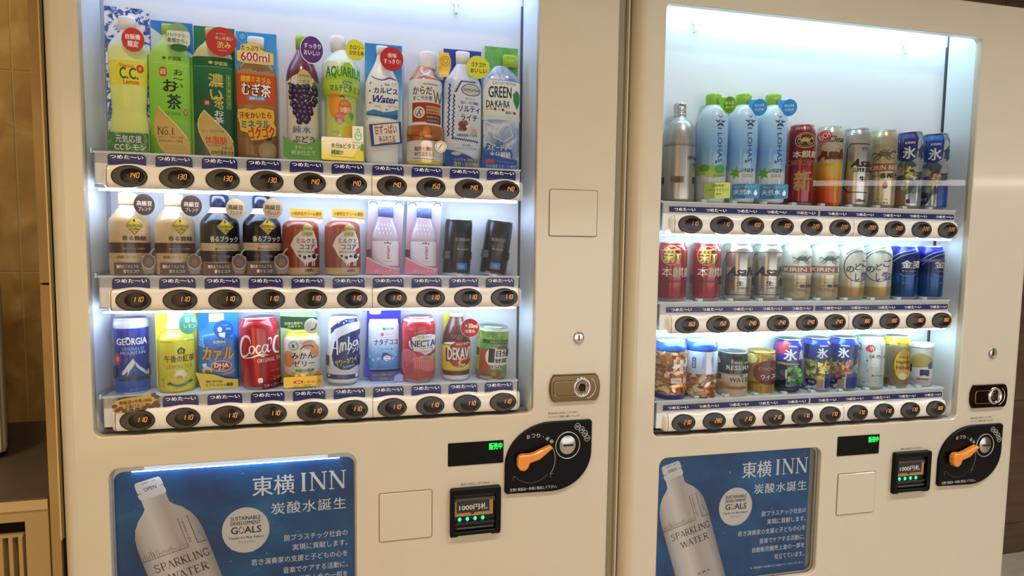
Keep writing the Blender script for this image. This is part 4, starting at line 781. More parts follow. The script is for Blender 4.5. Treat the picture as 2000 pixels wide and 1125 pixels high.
def p17():
    S = (662, 950, 165, 1090)
    s = Prod('drink_bottle', 'milky drink bottle on a blue sky card with a red badge', 'bottle', G11, 1, 1, .4062, S, .0338, .2160, flat=True)
    s.card('backing_card', 665, 162, 952, 1082, Mgrad([(0, '#1f6ac0'), (.1, '#d7e8f2'), (.45, '#b9dcf0'), (.8, '#4aa2dc'), (1, '#2a86cf')], lo=0, hi=.216), .010)
    b = s.lathe('bottle', [(1080, 118), (1060, 126), (950, 128), (760, 130), (740, 118), (725, 128), (470, 128), (400, 100), (330, 62), (270, 42), (250, 40)], '#eceeec', xc=797, sy=.4, y0=.004)
    s.lathe('cap', [(252, 44), (195, 46), (185, 42)], '#f4f5f4', xc=797, sy=.4, y0=.004, sm=1)
    b.p([(672, 690), (730, 672), (800, 690), (860, 682), (922, 660), (922, 738), (800, 728), (672, 715)], '#3b86b8'); b.p([(672, 705), (800, 712), (922, 700), (922, 738), (800, 730), (672, 715)], '#215f9a')
    b.l([(695, 418), (740, 440), (800, 450), (860, 430), (915, 440)], [4, 8, 10, 12, 8], '#3a4a80'); b.t('カルピス', 732, 505, 918, 552, '#1b2f86', .07, sh=-.05); b.t('Water', 725, 565, 915, 622, '#1b2f86', .06, sh=.35); b.t('ウォーター', 838, 635, 915, 652, '#1b2f86', .03); b.t('Asahi', 812, 475, 855, 490, '#2a4a9a', .04, sh=.2); b.l([(728, 605), (780, 618), (860, 602)], 4, '#1b2f86')
    for X, Y, r_ in ((710, 475, 7), (705, 535, 7), (708, 625, 8), (830, 670, 7), (790, 492, 5), (920, 595, 5)): b.e(X, Y, r_, r_, '#3a6ab8', 10)
    b.t('からだに', 738, 640, 790, 658, '#3a5a9a', .0); b.o(765, 675, 24, 14, 3, '#5a7ab0', a0=0, a1=180); b.t('ピース', 742, 682, 785, 696, '#3a5a9a', .0); b.t('すっきり', 868, 460, 912, 490, '#e08a6a', .02, rot=-10)
    k = s.card('front_tag', 0, 0, 0, 0, '#26408a', -.016, pts=[(695, 795), (938, 762), (948, 925), (715, 958)]); k.p([(722, 800), (920, 772), (930, 915), (735, 945)], '#f0ece4'); k.t('甘ずっぱい', 735, 792, 905, 862, '#a8242a', .04, rot=6); k.t('あふれてる', 770, 872, 892, 915, '#a8242a', .04, rot=6); k.l([(772, 938), (900, 912)], 6, '#a8242a')
    g = s.badge(868, 300, 88, '#c4181c', -.0175); g.t('後味', 838, 258, 905, 292, '#f6e8e4', .05); g.t('すっきり!', 808, 302, 935, 338, '#f6e8e4', .05); s.done()
def p18():
    S = (955, 1250, 235, 1085)
    s = Prod('drink_bottle', 'brown tea bottle with white label and gold neck tag', 'bottle', G11, 1, 1, .4795, S, .0365, .2040)
    b = s.lathe('bottle', [(1078, 130), (1062, 138), (930, 140), (900, 134), (850, 138), (790, 134), (775, 128), (480, 128), (440, 120), (400, 90), (355, 66), (345, 64)], Mnoise([(.3, '#9a4a1e'), (.5, '#b96a2c'), (.65, '#d6904a'), (.8, '#f0c070')], 30, .15, 2, name='brown_tea', coat=.8), xc=1115)
    b.band(455, 790, '#ece9e2'); b.band(905, 1050, '#ece8e0'); b.band(1050, 1078, '#dcd068')
    s.lathe('cap', [(360, 66), (348, 72), (255, 72), (240, 68), (235, 60)], '#f3f3f2', xc=1130, sm=1)
    b.t('特定保健用食品', 1100, 486, 1215, 500, '#5a5a60', .02); b.t('からだ', 1018, 512, 1170, 570, '#26222a', .03); b.t('すこやか茶', 1018, 578, 1172, 612, '#26222a', .02)
    for P_ in (((1180, 530), (1200, 622)), ((1200, 622), (1215, 540)), ((1212, 540), (1232, 622)), ((1232, 622), (1250, 530))): b.l(list(P_), 6, '#26222a', 1)
    b.rc(1014, 628, 1240, 768, '#a5382a', 3); b.rc(1125, 650, 1240, 708, '#dca878', 0); b.rc(1125, 712, 1240, 775, '#6a3020', 0); b.e(1068, 700, 45, 42, '#f0e6dc'); b.o(1068, 700, 30, 28, 4, '#3a3030'); b.l([(1050, 725), (1068, 690), (1085, 678)], 7, '#3a3030'); b.l([(1068, 690), (1080, 722)], 7, '#3a3030')
    for k in range(2): b.t('脂肪の吸収を抑える', 1130, 658 + 26 * k, 1225, 676 + 26 * k, '#b5502c', .03); b.t('糖の吸収を抑える', 1130, 722 + 26 * k, 1225, 740 + 26 * k, '#e8d0b0', .02)
    b.l([(975, 858), (1245, 905)], 5, '#6a3412'); b.t('脂肪と糖に', 1040, 950, 1175, 982, '#b04a3a', .03); b.t('Wではたらく', 1038, 988, 1182, 1022, '#8a4a3a', .03); b.l([(1030, 1036), (1180, 1042)], 4, '#6a5a4a')
    k = s.card('gold_tag', 0, 0, 0, 0, Mnoise([(.3, '#c9a52a'), (.6, '#e6cf5a'), (.8, '#f6eaa0')], 40, .3, 2, name='gold_foil'), -.036, pts=[(1215, 262), (1285, 268), (1302, 320), (1300, 380), (1280, 440), (1215, 440), (1208, 350)]); k.e(1262, 325, 34, 36, '#b98f2c'); k.e(1262, 325, 27, 29, '#d8bf55'); k.o(1262, 325, 16, 17, 4, '#8a6a1c')
    g = s.badge(1230, 950, 42, '#e9e3d8', -.0385); g.o(1230, 950, 33, 33, 3, '#4a4440'); g.l([(1218, 968), (1230, 942), (1242, 930)], 5, '#4a4440'); s.done()
def p19():
    S = (1262, 1540, 205, 1110)
    s = Prod('drink_bottle', 'salty lychee bottle on a royal blue card with yellow badge', 'bottle', G11, 1, 1, .5545, S, .0365, .2195, flat=True)
    c = s.card('backing_card', 0, 0, 0, 0, '#1c3f9c', .010, pts=[(1262, 205), (1538, 205), (1540, 1110), (1232, 1100), (1225, 440), (1262, 440)])
    b = s.lathe('bottle', [(1080, 138), (1050, 142), (900, 140), (520, 138), (450, 128), (400, 95), (345, 60), (320, 48)], '#dde4f0', xc=1398, sy=.4, y0=.004)
    s.lathe('cap', [(322, 50), (232, 52), (226, 46)], '#f2f4f6', xc=1398, sy=.4, y0=.004, sm=1)
    def zig(X0, Y0, X1, Y1): b.l([(X0 + (X1 - X0) * i / 22 + (6 if i % 2 else -6) * (1 if abs(Y1 - Y0) > abs(X1 - X0) else 0), Y0 + (Y1 - Y0) * i / 22 + (6 if i % 2 else -6) * (0 if abs(Y1 - Y0) > abs(X1 - X0) else 1)) for i in range(23)], 11, '#1c3a8c', 1)
    zig(1330, 560, 1320, 890); zig(1318, 885, 1510, 905); zig(1340, 540, 1380, 460); zig(1380, 460, 1490, 460); zig(1298, 480, 1290, 870)
    b.e(1455, 520, 75, 46, '#4a4a52'); b.e(1455, 520, 68, 40, '#c9cac4'); b.t('SaltyLychee', 1395, 505, 1520, 535, '#3a3a44', .03, sh=.1); b.t('おいしく', 1412, 578, 1485, 595, '#1f2f6a', .02); b.t('塩分・水分補給', 1375, 605, 1510, 628, '#1f2f6a', .02); b.t('ソルティ', 1360, 640, 1520, 690, '#1f2f6a', .04); b.t('ライチ', 1378, 705, 1502, 752, '#1f2f6a', .04)
    for X, Y, r_, c_ in ((1385, 780, 24, '#8a4a3c'), (1410, 770, 22, '#a0604c'), (1400, 805, 26, '#7a3c34'), (1378, 815, 16, '#9a5648'), (1460, 820, 38, '#dcd6cc'), (1475, 835, 26, '#c4bcae'), (1430, 795, 14, '#e8e4da')): b.e(X, Y, r_, r_, c_, 14)
    b.t('沖縄海塩使ってます', 1350, 850, 1500, 872, '#1f2f6a', .02); b.t('塩分補給', 1388, 928, 1450, 942, '#6a7488', .0); b.t('ソルティーライチの風', 1352, 952, 1490, 968, '#6a7488', .0)
    k = s.card('front_tag', 0, 0, 0, 0, '#1d4f9e', -.0145, pts=[(1265, 975), (1345, 985), (1420, 1010), (1480, 1038), (1535, 1042), (1528, 1115), (1265, 1102)]); k.e(1345, 1002, 35, 14, '#c9cac4'); k.t('ライチと沖縄海塩', 1330, 1035, 1515, 1060, '#c9b84a', .02); k.t('塩分・水分補給', 1328, 1062, 1515, 1100, '#d8cc4a', .04)
    g = s.badge(1498, 355, 84, '#e3e23a', -.0165); g.t('ゴクゴク!', 1448, 318, 1555, 352, '#3a3c1c', .05); g.t('おいしい', 1443, 365, 1560, 398, '#3a3c1c', .05); s.done()
def p1a():
    S = (1530, 1825, 170, 1115)
    s = Prod('drink_bottle', 'clear sports drink bottle on a green leafy card at the shelf end', 'bottle', G11, 1, 1, .6265, S, .0385, .2300, flat=True)
    s.card('backing_card', 1568, 165, 1818, 1110, Mnoise([(.3, '#4f9a4a'), (.5, '#63ad55'), (.7, '#86c470')], 30, .4, 3, name='leaf_print'), .010)
    b = s.lathe('bottle', [(1100, 128), (1080, 140), (900, 138), (700, 140), (440, 140), (395, 120), (345, 78), (318, 52)], Mnoise([(.3, '#6f86b8'), (.5, '#a9bbdc'), (.62, '#e8eef8'), (.75, '#8fa6d2')], 26, .15, 2, name='clear_bottle_ice', coat=.8), xc=1690, sy=.4, y0=.004)
    s.lathe('cap', [(320, 55), (240, 58), (230, 52)], '#a2cf2c', xc=1752, sy=.5, y0=.004, sm=1)
    b.band(440, 700, '#eaece8'); b.t('SUNTORY PREMIUM', 1612, 448, 1790, 470, '#6a7478', .02); b.t('GREEN', 1585, 482, 1755, 568, '#20242a', .045); b.t('DA·KA·RA', 1570, 588, 1742, 640, '#20242a', .045); b.p([(1795, 500), (1825, 530), (1828, 580), (1800, 650), (1770, 590), (1765, 535)], '#2f8a4a')
    for i, c_ in enumerate(('#b9d06a', '#e0a04a', '#3a4a3c', '#d8c24a', '#8a3a30')): b.e(1575 + i * 29, 650 + i * 2, 10, 11, c_, 12)
    b.t('素材17種', 1710, 665, 1790, 688, '#3a3c40', .03); b.band(700, 735, '#dde3da')
    for P_ in (((1560, 745), (1640, 780), (1620, 860)), ((1640, 780), (1740, 770), (1770, 850)), ((1620, 860), (1700, 900), (1770, 850)), ((1560, 900), (1640, 930)), ((1700, 760), (1650, 830))): b.l(list(P_), 6, '#eef4fc', 1)
    k = s.card('front_tag', 0, 0, 0, 0, '#2b5aa8', -.0165, pts=[(1530, 1010), (1570, 1000), (1800, 1040), (1795, 1115), (1535, 1115)]); k.rc(1562, 1040, 1625, 1068, '#d8423a', 3); k.t('熱中症対策', 1568, 1045, 1620, 1063, '#fff', .0) if False else None; k.t('日本健康スポーツ連盟', 1565, 1078, 1790, 1104, '#b9cdea', .02); k.l([(1645, 1052), (1770, 1062)], 8, '#5a84c4')
    k = s.card('drop_print', 0, 0, 0, 0, '#3a66b0', -.0158, pts=[(1540, 1000), (1575, 915), (1620, 945), (1750, 960), (1765, 1000), (1750, 1030), (1560, 1005)]); k.t('スピーディー', 1572, 928, 1758, 972, '#f2f6fc', .05); k.t('水分補給', 1590, 978, 1750, 1030, '#f2f6fc', .05); s.done()
p16(); p17(); p18(); p19(); p1a()

# ---- left machine, middle shelf
def georgia(i, x, S, r, H, black, label, lean=0):
    s = Prod('coffee_bottle', label, 'bottle', G12, 1, 2, x, S, r, H, lean); x0, x1, yt, yb = S; xc = (x0 + x1) / 2; dx = x0 - (130 if not black else 903)
    body = M('#0e0b10', .3, coat=.15) if black else M('#d9b884', .3, coat=.4)
    hw = (x1 - x0) / 2; cx = xc - 20
    b = s.lathe('bottle_can', [(yb, hw * .93), (yb - 6, hw * .98), (yb - 12, hw), (yt + 260, hw), (yt + 215, hw * .90), (yt + 150, hw * .58), (yt + 130, hw * .50), (yt + 110, hw * .47)], body)
    b.band(yt + 112, yt + 160, '#e4dfe0'); s.lathe('cap', [(yt + 112, hw * .48), (yt + 100, hw * .50), (yt + 20, hw * .50), (yt + 8, hw * .46), (yt, hw * .40)], M('#1a2140', .25, coat=.5) if black else '#e2c79a', sm=1)
    X = lambda v: v + dx
    if not black:
        D = '#4a2a22'; b.band(498, 585, '#4b2c28'); b.band(630, 765, '#d9c49a')
        b.p([(X(275), 355), (X(350), 275), (X(425), 355), (X(350), 432)], '#7a5c1c'); b.p([(X(281), 355), (X(350), 282), (X(419), 355), (X(350), 425)], '#e0c02c'); b.t('GEORGIA', X(290), 345, X(412), 366, '#3a2418', .05); b.t('Coffee', X(312), 370, X(390), 392, '#3a2418', .03, sh=.3); b.e(X(350), 310, 10, 15, '#3a2418', 12); b.t('JAPAN', X(328), 400, X(374), 412, '#3a2418', .02)
        b.t('香る微糖', X(245), 440, X(445), 480, D, .04); b.t('猿田彦珈琲監修', X(262), 497, X(425), 515, D, .03); b.t('挽きたてのような香り', X(250), 540, X(430), 558, '#d9bfa8', .02); b.t('微糖 コーヒー', X(200), 606, X(380), 632, '#8a6a40', .02)
        k = s.card('front_tag', X(170), 665, X(520), 768, '#4a2c25', -.0315, rad=4)
    else:
        X = lambda v: v + dx
        b.band(500, 565, '#d8bc8e'); b.band(565, 650, '#241d2c'); b.band(655, 770, '#a98a60')
        b.p([(X(1045), 360), (X(1120), 290), (X(1195), 360), (X(1120), 435)], '#7a5c1c'); b.p([(X(1051), 360), (X(1120), 297), (X(1189), 360), (X(1120), 428)], '#e0c02c'); b.t('GEORGIA', X(1062), 350, X(1182), 372, '#3a2418', .05); b.t('Coffee', X(1085), 376, X(1160), 398, '#3a2418', .03, sh=.3); b.e(X(1120), 318, 10, 14, '#3a2418', 12); b.t('JAPAN', X(1098), 404, X(1144), 416, '#3a2418', .02)
        b.t('香るブラック', X(992), 440, X(1225), 490, '#f4efe4', .05); b.t('猿田彦珈琲監修', X(1040), 503, X(1188), 522, '#b9aaa0', .02); b.t('挽きたてのような', X(1030), 540, X(1195), 556, '#4a2c25', .03); b.t('ブラック無糖/', X(1000), 600, X(1160), 624, '#a79a9c', .02); b.t('コーヒー', X(1070), 632, X(1140), 654, '#a79a9c', .02)
        k = s.card('front_tag', X(945), 668, X(1270), 768, '#4a2c25', -.0325, rad=4)
    kx = X(170) if not black else X(945)
    k.t('淹れたてのような', kx + 20, 682, kx + 205, 712, '#e8cfae', .03); k.t('香りとコク', kx + 75, 722, kx + 210, 752, '#f4e6cc', .04)
    cup = s.lathe('coffee_cup_print', [(768, 45), (740, 48), (720, 62), (660, 68), (610, 60)], M('#8a705c', .3, coat=.3), xc=kx + 290, sy=.1, y0=-.034, sm=2)
    cup.e(kx + 290, 655, 62, 68, '#c9b9a4'); cup.e(kx + 290, 652, 55, 60, '#6b4432'); cup.e(kx + 290, 660, 30, 32, '#8a5f46'); cup.l([(kx + 300, 600), (kx + 330, 560), (kx + 355, 545)], 14, '#b9a890')
    bx, by = {0: (438, 178), 1: (838, 180), 2: (1213, 205), 3: (1524, 210)}[i]
    g = s.badge(bx, by, 90 if i < 2 else 86, '#3d2321' if not black else '#c8a77a', -.030)
    c_ = '#e6c9a6' if not black else '#3a2420'; g.t('高級豆', bx - 66, by - 32, bx + 66, by + 10, c_, .04); g.t('ブレンド', bx - 52, by + 18, bx + 56, by + 52, c_, .04); s.done()
georgia(0, -.0178, (128, 486, 72, 772), .0300, .1335, False, 'beige coffee bottle can at the left end of the middle shelf')
georgia(1, .0525, (520, 868, 76, 772), .0305, .1335, False, 'beige coffee bottle can, second from the left on the middle shelf')
georgia(2, .1241, (903, 1248, 84, 772), .0312, .1342, True, 'black coffee bottle can beside the beige coffee bottles')
georgia(3, .1935, (1262, 1600, 96, 776), .0318, .1345, True, 'black coffee bottle can next to the milk cocoa bottles')
def cocoa(x, S, label, x0, cut):
    s = Prod('cocoa_bottle', label, 'bottle', G12, 1, 2, x, S, .0318, .0915); X = lambda v: v - x0 if cut == 0 else v + cut
    hw = (S[1] - S[0]) / 2; b = s.lathe('bottle', [(772, hw * .88), (762, hw * .96), (740, hw), (400, hw * .99), (355, hw * .97), (325, hw * .84), (312, hw * .7)], Mgrad([(0, '#c9ab80'), (.14, '#c9ab80'), (.16, '#8f361a'), (.6, '#92391b'), (1, '#a04424')], lo=.001, hi=.088, coat=.5))
    b.p([(X(208), 520), (X(240), 455), (X(300), 400), (X(400), 395), (X(430), 470), (X(440), 560), (X(425), 640), (X(330), 680), (X(260), 610)], '#e9dccb')
    b.e(X(355), 375, 42, 34, '#c4b060'); b.t('minute', X(322), 370, X(390), 388, '#4a5a28', .02); b.rc(X(302), 400, X(400), 448, '#cdbd72', 4); b.t('小岩井', X(312), 408, X(390), 440, '#4a5a28', .03)
    b.t('ミルクと', X(258), 460, X(418), 502, '#3a1c14', .03); b.t('ココア', X(285), 512, X(410), 556, '#3a1c14', .03); b.t('MILK & COCOA', X(265), 568, X(400), 582, '#6a4438', .03); b.e(X(430), 572, 26, 32, '#b2303a')
    b.e(X(368), 625, 58, 34, '#f0ebe4'); b.e(X(325), 622, 14, 16, '#2a2020', 12); b.e(X(402), 612, 18, 20, '#2a2020', 12); b.e(X(362), 612, 14, 10, '#2a2020', 12); b.e(X(425), 600, 13, 10, '#f0ebe4', 10)
    for q in (330, 350, 390, 405): b.l([(X(q), 645), (X(q - 3), 692)], 9, '#f0ebe4', 1)
    b.p([(X(270), 600), (X(300), 602), (X(290), 625)], '#2a2020'); b.rc(X(335), 722, X(392), 745, '#6b2a1c', 2) if False else b.t('KIRIN', X(330), 722, X(394), 742, '#5a2a1c', .05)
    k = s.card('top_sign', 0, 0, 0, 0, '#d9a636', -.010, pts=[(X(205), 208), (X(482), 216), (X(486), 290), (X(440), 285), (X(370), 278), (X(300), 285), (X(250), 282), (X(208), 274)]); k.t('小岩井生クリーム使用', X(222), 234, X(472), 266, '#5a3a1c', .03)
    k2 = s.card('sign_sheet', X(205), 270, X(486), 330, M('#e9e6e0', .3), -.0092); s.done()
cocoa(.2590, (1608, 1925, 312, 775), 'small milk cocoa bottle with a cow, next to the black coffee bottle', 0, 1470)
cocoa(.3317, (138, 450, 318, 775), 'small milk cocoa bottle with a cow, next to the pink water bottle', 0, 0.001)
def evian(x, dx, label):
    S = (490, 822, 128, 782); s = Prod('water_bottle', label, 'bottle', G12, 1, 2, x, S, .0350, .1335)
    c = s.card('backing_card', 0, 0, 0, 0, Mgrad([(0, '#d86a7c'), (.3, '#d9848f'), (.6, '#c9a6ae'), (1, '#d9d8e2')], lo=0, hi=.125), .012, pts=[(510, 130), (825, 138), (780, 780), (485, 772)])
    for a, b_ in ((520, 590), (748, 815)): c.l([(a, 160), (a + 12, 138), (b_ - 12, 142), (b_, 165)], 7, '#4a444c', 1)
    b = s.lathe('bottle', [(772, 112), (760, 118), (735, 122), (720, 118), (500, 116), (440, 114), (380, 98), (310, 72), (275, 66)], Mgrad([(0, '#cf8f98'), (.45, '#d49aa4'), (.58, '#a8848a'), (.72, '#c9b4ba'), (1, '#b9a3ac')], lo=0, hi=.1, coat=.9), xc=655, sy=.5)
    s.lathe('cap', [(278, 68), (200, 66), (190, 60)], M('#6f7fc8', .3, coat=.4), xc=660, sy=.5, sm=1)
    b.band(485, 700, '#ddd3d2'); b.t('evian', 622, 568, 736, 602, '#c23a5a', .05, rot=90); b.p([(640, 505), (655, 490), (665, 505)], '#4a4f6a'); b.p([(660, 505), (678, 485), (692, 508)], '#4a4f6a'); b.p([(690, 510), (702, 494), (712, 512)], '#4a4f6a'); b.l([(640, 660), (720, 660)], 3, '#8a7a80')
    for q in range(14): random.seed(q + int(x * 1000)); b.l([(575 + 12 * q % 150, 330 + (q * 37) % 110), (582 + 12 * q % 150, 350 + (q * 37) % 110)], 7, '#f0e8ea', 1)
    k = s.card('front_tag', 0, 0, 0, 0, '#d8768a', -.0195, pts=[(498, 628)] + [(498 + 280 * i / 10, 628 + 100 * math.sin(PI / 2 * i / 10)) for i in range(1, 11)] + [(778, 782), (488, 768)]); k.l([(500, 626)] + [(498 + 280 * i / 10, 626 + 98 * math.sin(PI / 2 * i / 10)) for i in range(1, 11)], 9, '#ecd0d4', 1); k.t('ポケットサイズ', 565, 728, 765, 762, '#ecb4be', .02)
    s.done(); q = MB(); q.box(-.034, -.026, -.014, -.0125, .034, .048, M('#2a2428', .3), .0005); q.build('retaining_clip', s.root)
evian(.4090, 0, 'pink pocket water bottle with blue cap, beside the milk cocoa')
evian(.4805, 0, 'pink pocket water bottle with blue cap, beside the black cans')
def blk(x, S, lean, label, X0):
    s = Prod('coffee_can', label, 'can', G12, 1, 2, x, S, .0262, .0995, lean); X = lambda v: v - X0
    b = s.can(M('#0b0706', .3, coat=.1), neck=False); b.t('炭焼珈琲', X(1225), 450, X(1352), 480, '#8a8078', .03); b.t('SUMIYAKI COFFEE', X(1228), 512, X(1352), 530, '#6a6058', .02); b.t('BLACK', X(1245), 535, X(1345), 552, '#a49a90', .05)
    b.rc(X(1248), 655, X(1335), 712, '#2f6fae', 4); b.e(X(1290), 685, 28, 16, '#5a94c4'); b.t('無糖 コーヒー', X(1215), 735, X(1350), 757, '#c9c0b4', .03); s.done()
    s.strap(560, 625); q = MB(); q.box(-.0245, -.0135, -.0275, -.026, s.mm(625), s.mm(562), M('#4a4a40', .3), .0005); q.build('clip_window', s.root)
blk(.5436, (1130, 1370, 305, 762), 2.5, 'small black coffee can standing upright in a clear clip', 0)
blk(.6150, (1450, 1690, 308, 768), 7.5, 'small black coffee can leaning right at the shelf end', -290)

# ---- left machine, bottom shelf
def p31():
    s = Prod('coffee_can', 'blue coffee can with a white mountain and brown bean tag', 'can', G13, 1, 3, -.0204, (180, 462, 128, 672), .0256, .1215)
    b = s.can(M('#1f3fae', .25, coat=.5), neck=False, lid=True); b.band(128, 192, M('#d6d9dc', .3, .3)); b.band(200, 400, '#1b2f96'); b.band(560, 660, '#2b5fc0'); b.band(540, 575, '#2a57a8')
    b.t('GEORGIA', 205, 262, 442, 312, '#f2f4f8', .06); b.t('EMERALD', 245, 328, 418, 352, '#7fa8e4', .04); b.t('MOUNTAIN', 235, 358, 425, 382, '#a9c4ea', .04); b.e(290, 262, 18, 9, '#f2f4f8', 12)
    b.p([(215, 555), (235, 510), (300, 440), (330, 410), (360, 450), (420, 500), (460, 520), (462, 560)], '#2a5aa8'); b.p([(232, 520), (290, 450), (330, 408), (342, 450), (300, 500), (280, 540), (285, 500), (250, 530)], '#eef3f8'); b.p([(340, 430), (375, 470), (440, 520), (440, 500), (460, 510), (462, 545), (430, 540), (380, 500), (352, 470)], '#dfe8f2'); b.p([(215, 560), (300, 540), (330, 505), (360, 540), (460, 560), (460, 575), (215, 575)], '#24406a')
    b.e(212, 412, 28, 42, '#c03a4a'); b.t('香', 198, 395, 226, 428, '#f0d0c0', .02); b.t('コーヒー', 295, 628, 385, 648, '#a9c4ea', .02)
    s.done(); s.strap(475, 555)
    s.parts = []
    k = s.card('bean_tag', 0, 0, 0, 0, '#b9953c', -.0475, pts=[(150, 720), (180, 690), (230, 678), (430, 668), (460, 655), (495, 655), (505, 700), (525, 720), (515, 775), (300, 778), (170, 775)])
    for X, Y in ((175, 725), (195, 755), (220, 745), (480, 672), (505, 690), (500, 730), (480, 745), (460, 762), (250, 765), (300, 768), (350, 765), (400, 762), (435, 745), (510, 755)): k.e(X, Y, 22, 14, '#4f3018', 12); k.l([(X - 16, Y), (X, Y + 3), (X + 16, Y)], 3, '#8a5c30')
    k.t('高級豆×牛乳100%', 210, 692, 462, 716, '#3a2410', .04); k.t('王道バランス', 250, 724, 428, 750, '#3a2410', .04); s.done()
def p32():
    s = Prod('tea_bottle', 'yellow lemon tea bottle can on a yellow card', 'bottle', G13, 1, 3, .0500, (535, 840, 80, 720), .0298, .1300)
    s.card('backing_card', 525, 60, 850, 700, '#ece04a', .012)
    b = s.lathe('bottle_can', [(716, 140), (700, 148), (690, 150), (300, 150), (270, 135), (235, 98), (215, 88)], '#e3d63c'); b.l([(560, 302), (650, 305)], 4, '#8a7a1c'); b.l([(765, 300), (840, 302)], 4, '#8a7a1c'); b.l([(548, 695), (700, 712), (835, 690)], 5, '#9a8a2c')
    s.lathe('cap', [(220, 84), (190, 84), (182, 72), (178, 66), (90, 62), (82, 56)], M('#f0f2ee', .3), sm=1)
    b.p([(688, 370), (720, 345), (752, 370), (745, 405), (695, 405)], '#5a5230'); b.e(720, 385, 15, 16, '#e3d63c', 12); b.e(720, 388, 7, 10, '#5a5230', 10)
    b.t('午後の紅茶', 592, 412, 820, 470, '#4a4428', .03); b.t('LEMON TEA', 608, 490, 805, 522, '#b0a030', .02)
    b.e(710, 580, 62, 38, '#e0cf5a'); b.e(712, 572, 48, 28, '#f0eac0'); b.e(712, 555, 38, 22, '#f6f2e0'); b.e(702, 592, 24, 14, '#c9a82c'); b.l([(735, 560), (770, 535), (800, 540)], 6, '#a9cfae'); b.o(655, 570, 22, 22, 5, '#c9b84a', a0=90, a1=270)
    b.l([(625, 640), (665, 655), (720, 658), (775, 640), (800, 625)], 22, '#2f7a5a'); b.l([(612, 650), (635, 632)], 18, '#2f7a5a', 1); b.t('SPARKLING LEMON', 655, 640, 775, 654, '#d6e0b0', .01); b.t('レモンティー', 655, 672, 770, 688, '#8a7a2c', .02); b.t('果汁入り', 572, 600, 590, 690, '#8a7a2c', .0, v=True)
    g = s.badge(780, 160, 72, '#4fae8a', -.030, Ry=85); g.t('香る', 750, 105, 838, 150, '#e6f4ec', .05); g.t('レモン', 748, 165, 838, 195, '#e6f4ec', .04); s.done()
def p33():
    s = Prod('drink_carton', 'bright blue yogurt drink carton with gold lettering and yellow tag', 'carton', G13, 1, 3, .1173, (858, 1205, 70, 735), .0345, .1310, flat=True)
    c = s.card('backing_card', 860, 70, 1185, 715, '#3a9ae0', .010); c.p([(860, 70), (960, 70), (935, 210), (860, 250)], '#1f7fd2'); c.rc(945, 90, 1070, 165, '#ece0a8', 6)
    for q in range(4): c.l([(950, 105 + 16 * q), (1065, 112 + 16 * q)], 3, '#c9b870')
    b = s.lathe('pouch', [(700, 158), (660, 165), (330, 165), (290, 155), (262, 120), (240, 60)], Mgrad([(0, '#2f8fd8'), (.45, '#1f78c8'), (.75, '#1760b4'), (1, '#2a86d6')], lo=0, hi=.095, coat=.4), xc=1022, sy=.35, y0=.004)
    for a in (200, 218, 236, 252): b.l([(925, 375), (925 + 75 * math.cos(math.radians(a)), 375 + 85 * math.sin(math.radians(a)))], [2, 6], '#a9d8f6', 1)
    b.t('KIRIN', 1000, 318, 1095, 342, '#e9e0b0', .06); b.t('カラダカルピス', 1030, 350, 1090, 362, '#d0e6f4', .0)
    b.t('カァル', 905, 372, 1160, 492, '#7a4a14', .16, sh=.15); b.t('カァル', 905, 372, 1160, 492, '#c9a24a', .07, sh=.15)
    b.e(1060, 540, 82, 48, '#f0dcb0'); b.e(1060, 540, 77, 43, '#a3222a'); b.t('DHA', 1005, 512, 1118, 552, '#f6efd0', .06); b.t('配合', 1035, 558, 1085, 578, '#f6efd0', .04)
    b.e(945, 575, 40, 34, '#d9cfae'); b.e(950, 590, 26, 20, '#8a6a3a'); b.p([(905, 520), (940, 510), (945, 545), (915, 550)], '#f0f0ea'); b.l([(1060, 610), (1130, 600), (1165, 575)], 14, '#c98a5a'); b.l([(1080, 630), (1130, 612)], 8, '#7a4a2a')
    g = s.badge(1095, 215, 82, '#1766be', -.0165, Ry=78); g.e(1065, 215, 20, 22, '#f2ead8'); g.p([(1055, 245), (1110, 240), (1105, 290), (1060, 275)], '#f0f4f8'); g.t('3000', 1115, 200, 1155, 218, '#e6f0fa', .03); g.t('カラダに', 1085, 172, 1140, 184, '#e6f0fa', .0)
    k = s.card('front_tag', 0, 0, 0, 0, '#e9cf4a', -.0165, pts=[(858, 580), (920, 592), (1000, 600), (1100, 638), (1208, 650), (1205, 725), (905, 735), (885, 650)]); k.t('睡眠の質を高め', 942, 652, 1080, 672, '#5a2a1a', .03); k.t('リフレッシュ機能', 942, 676, 1168, 706, '#5a2a1a', .05); s.done()
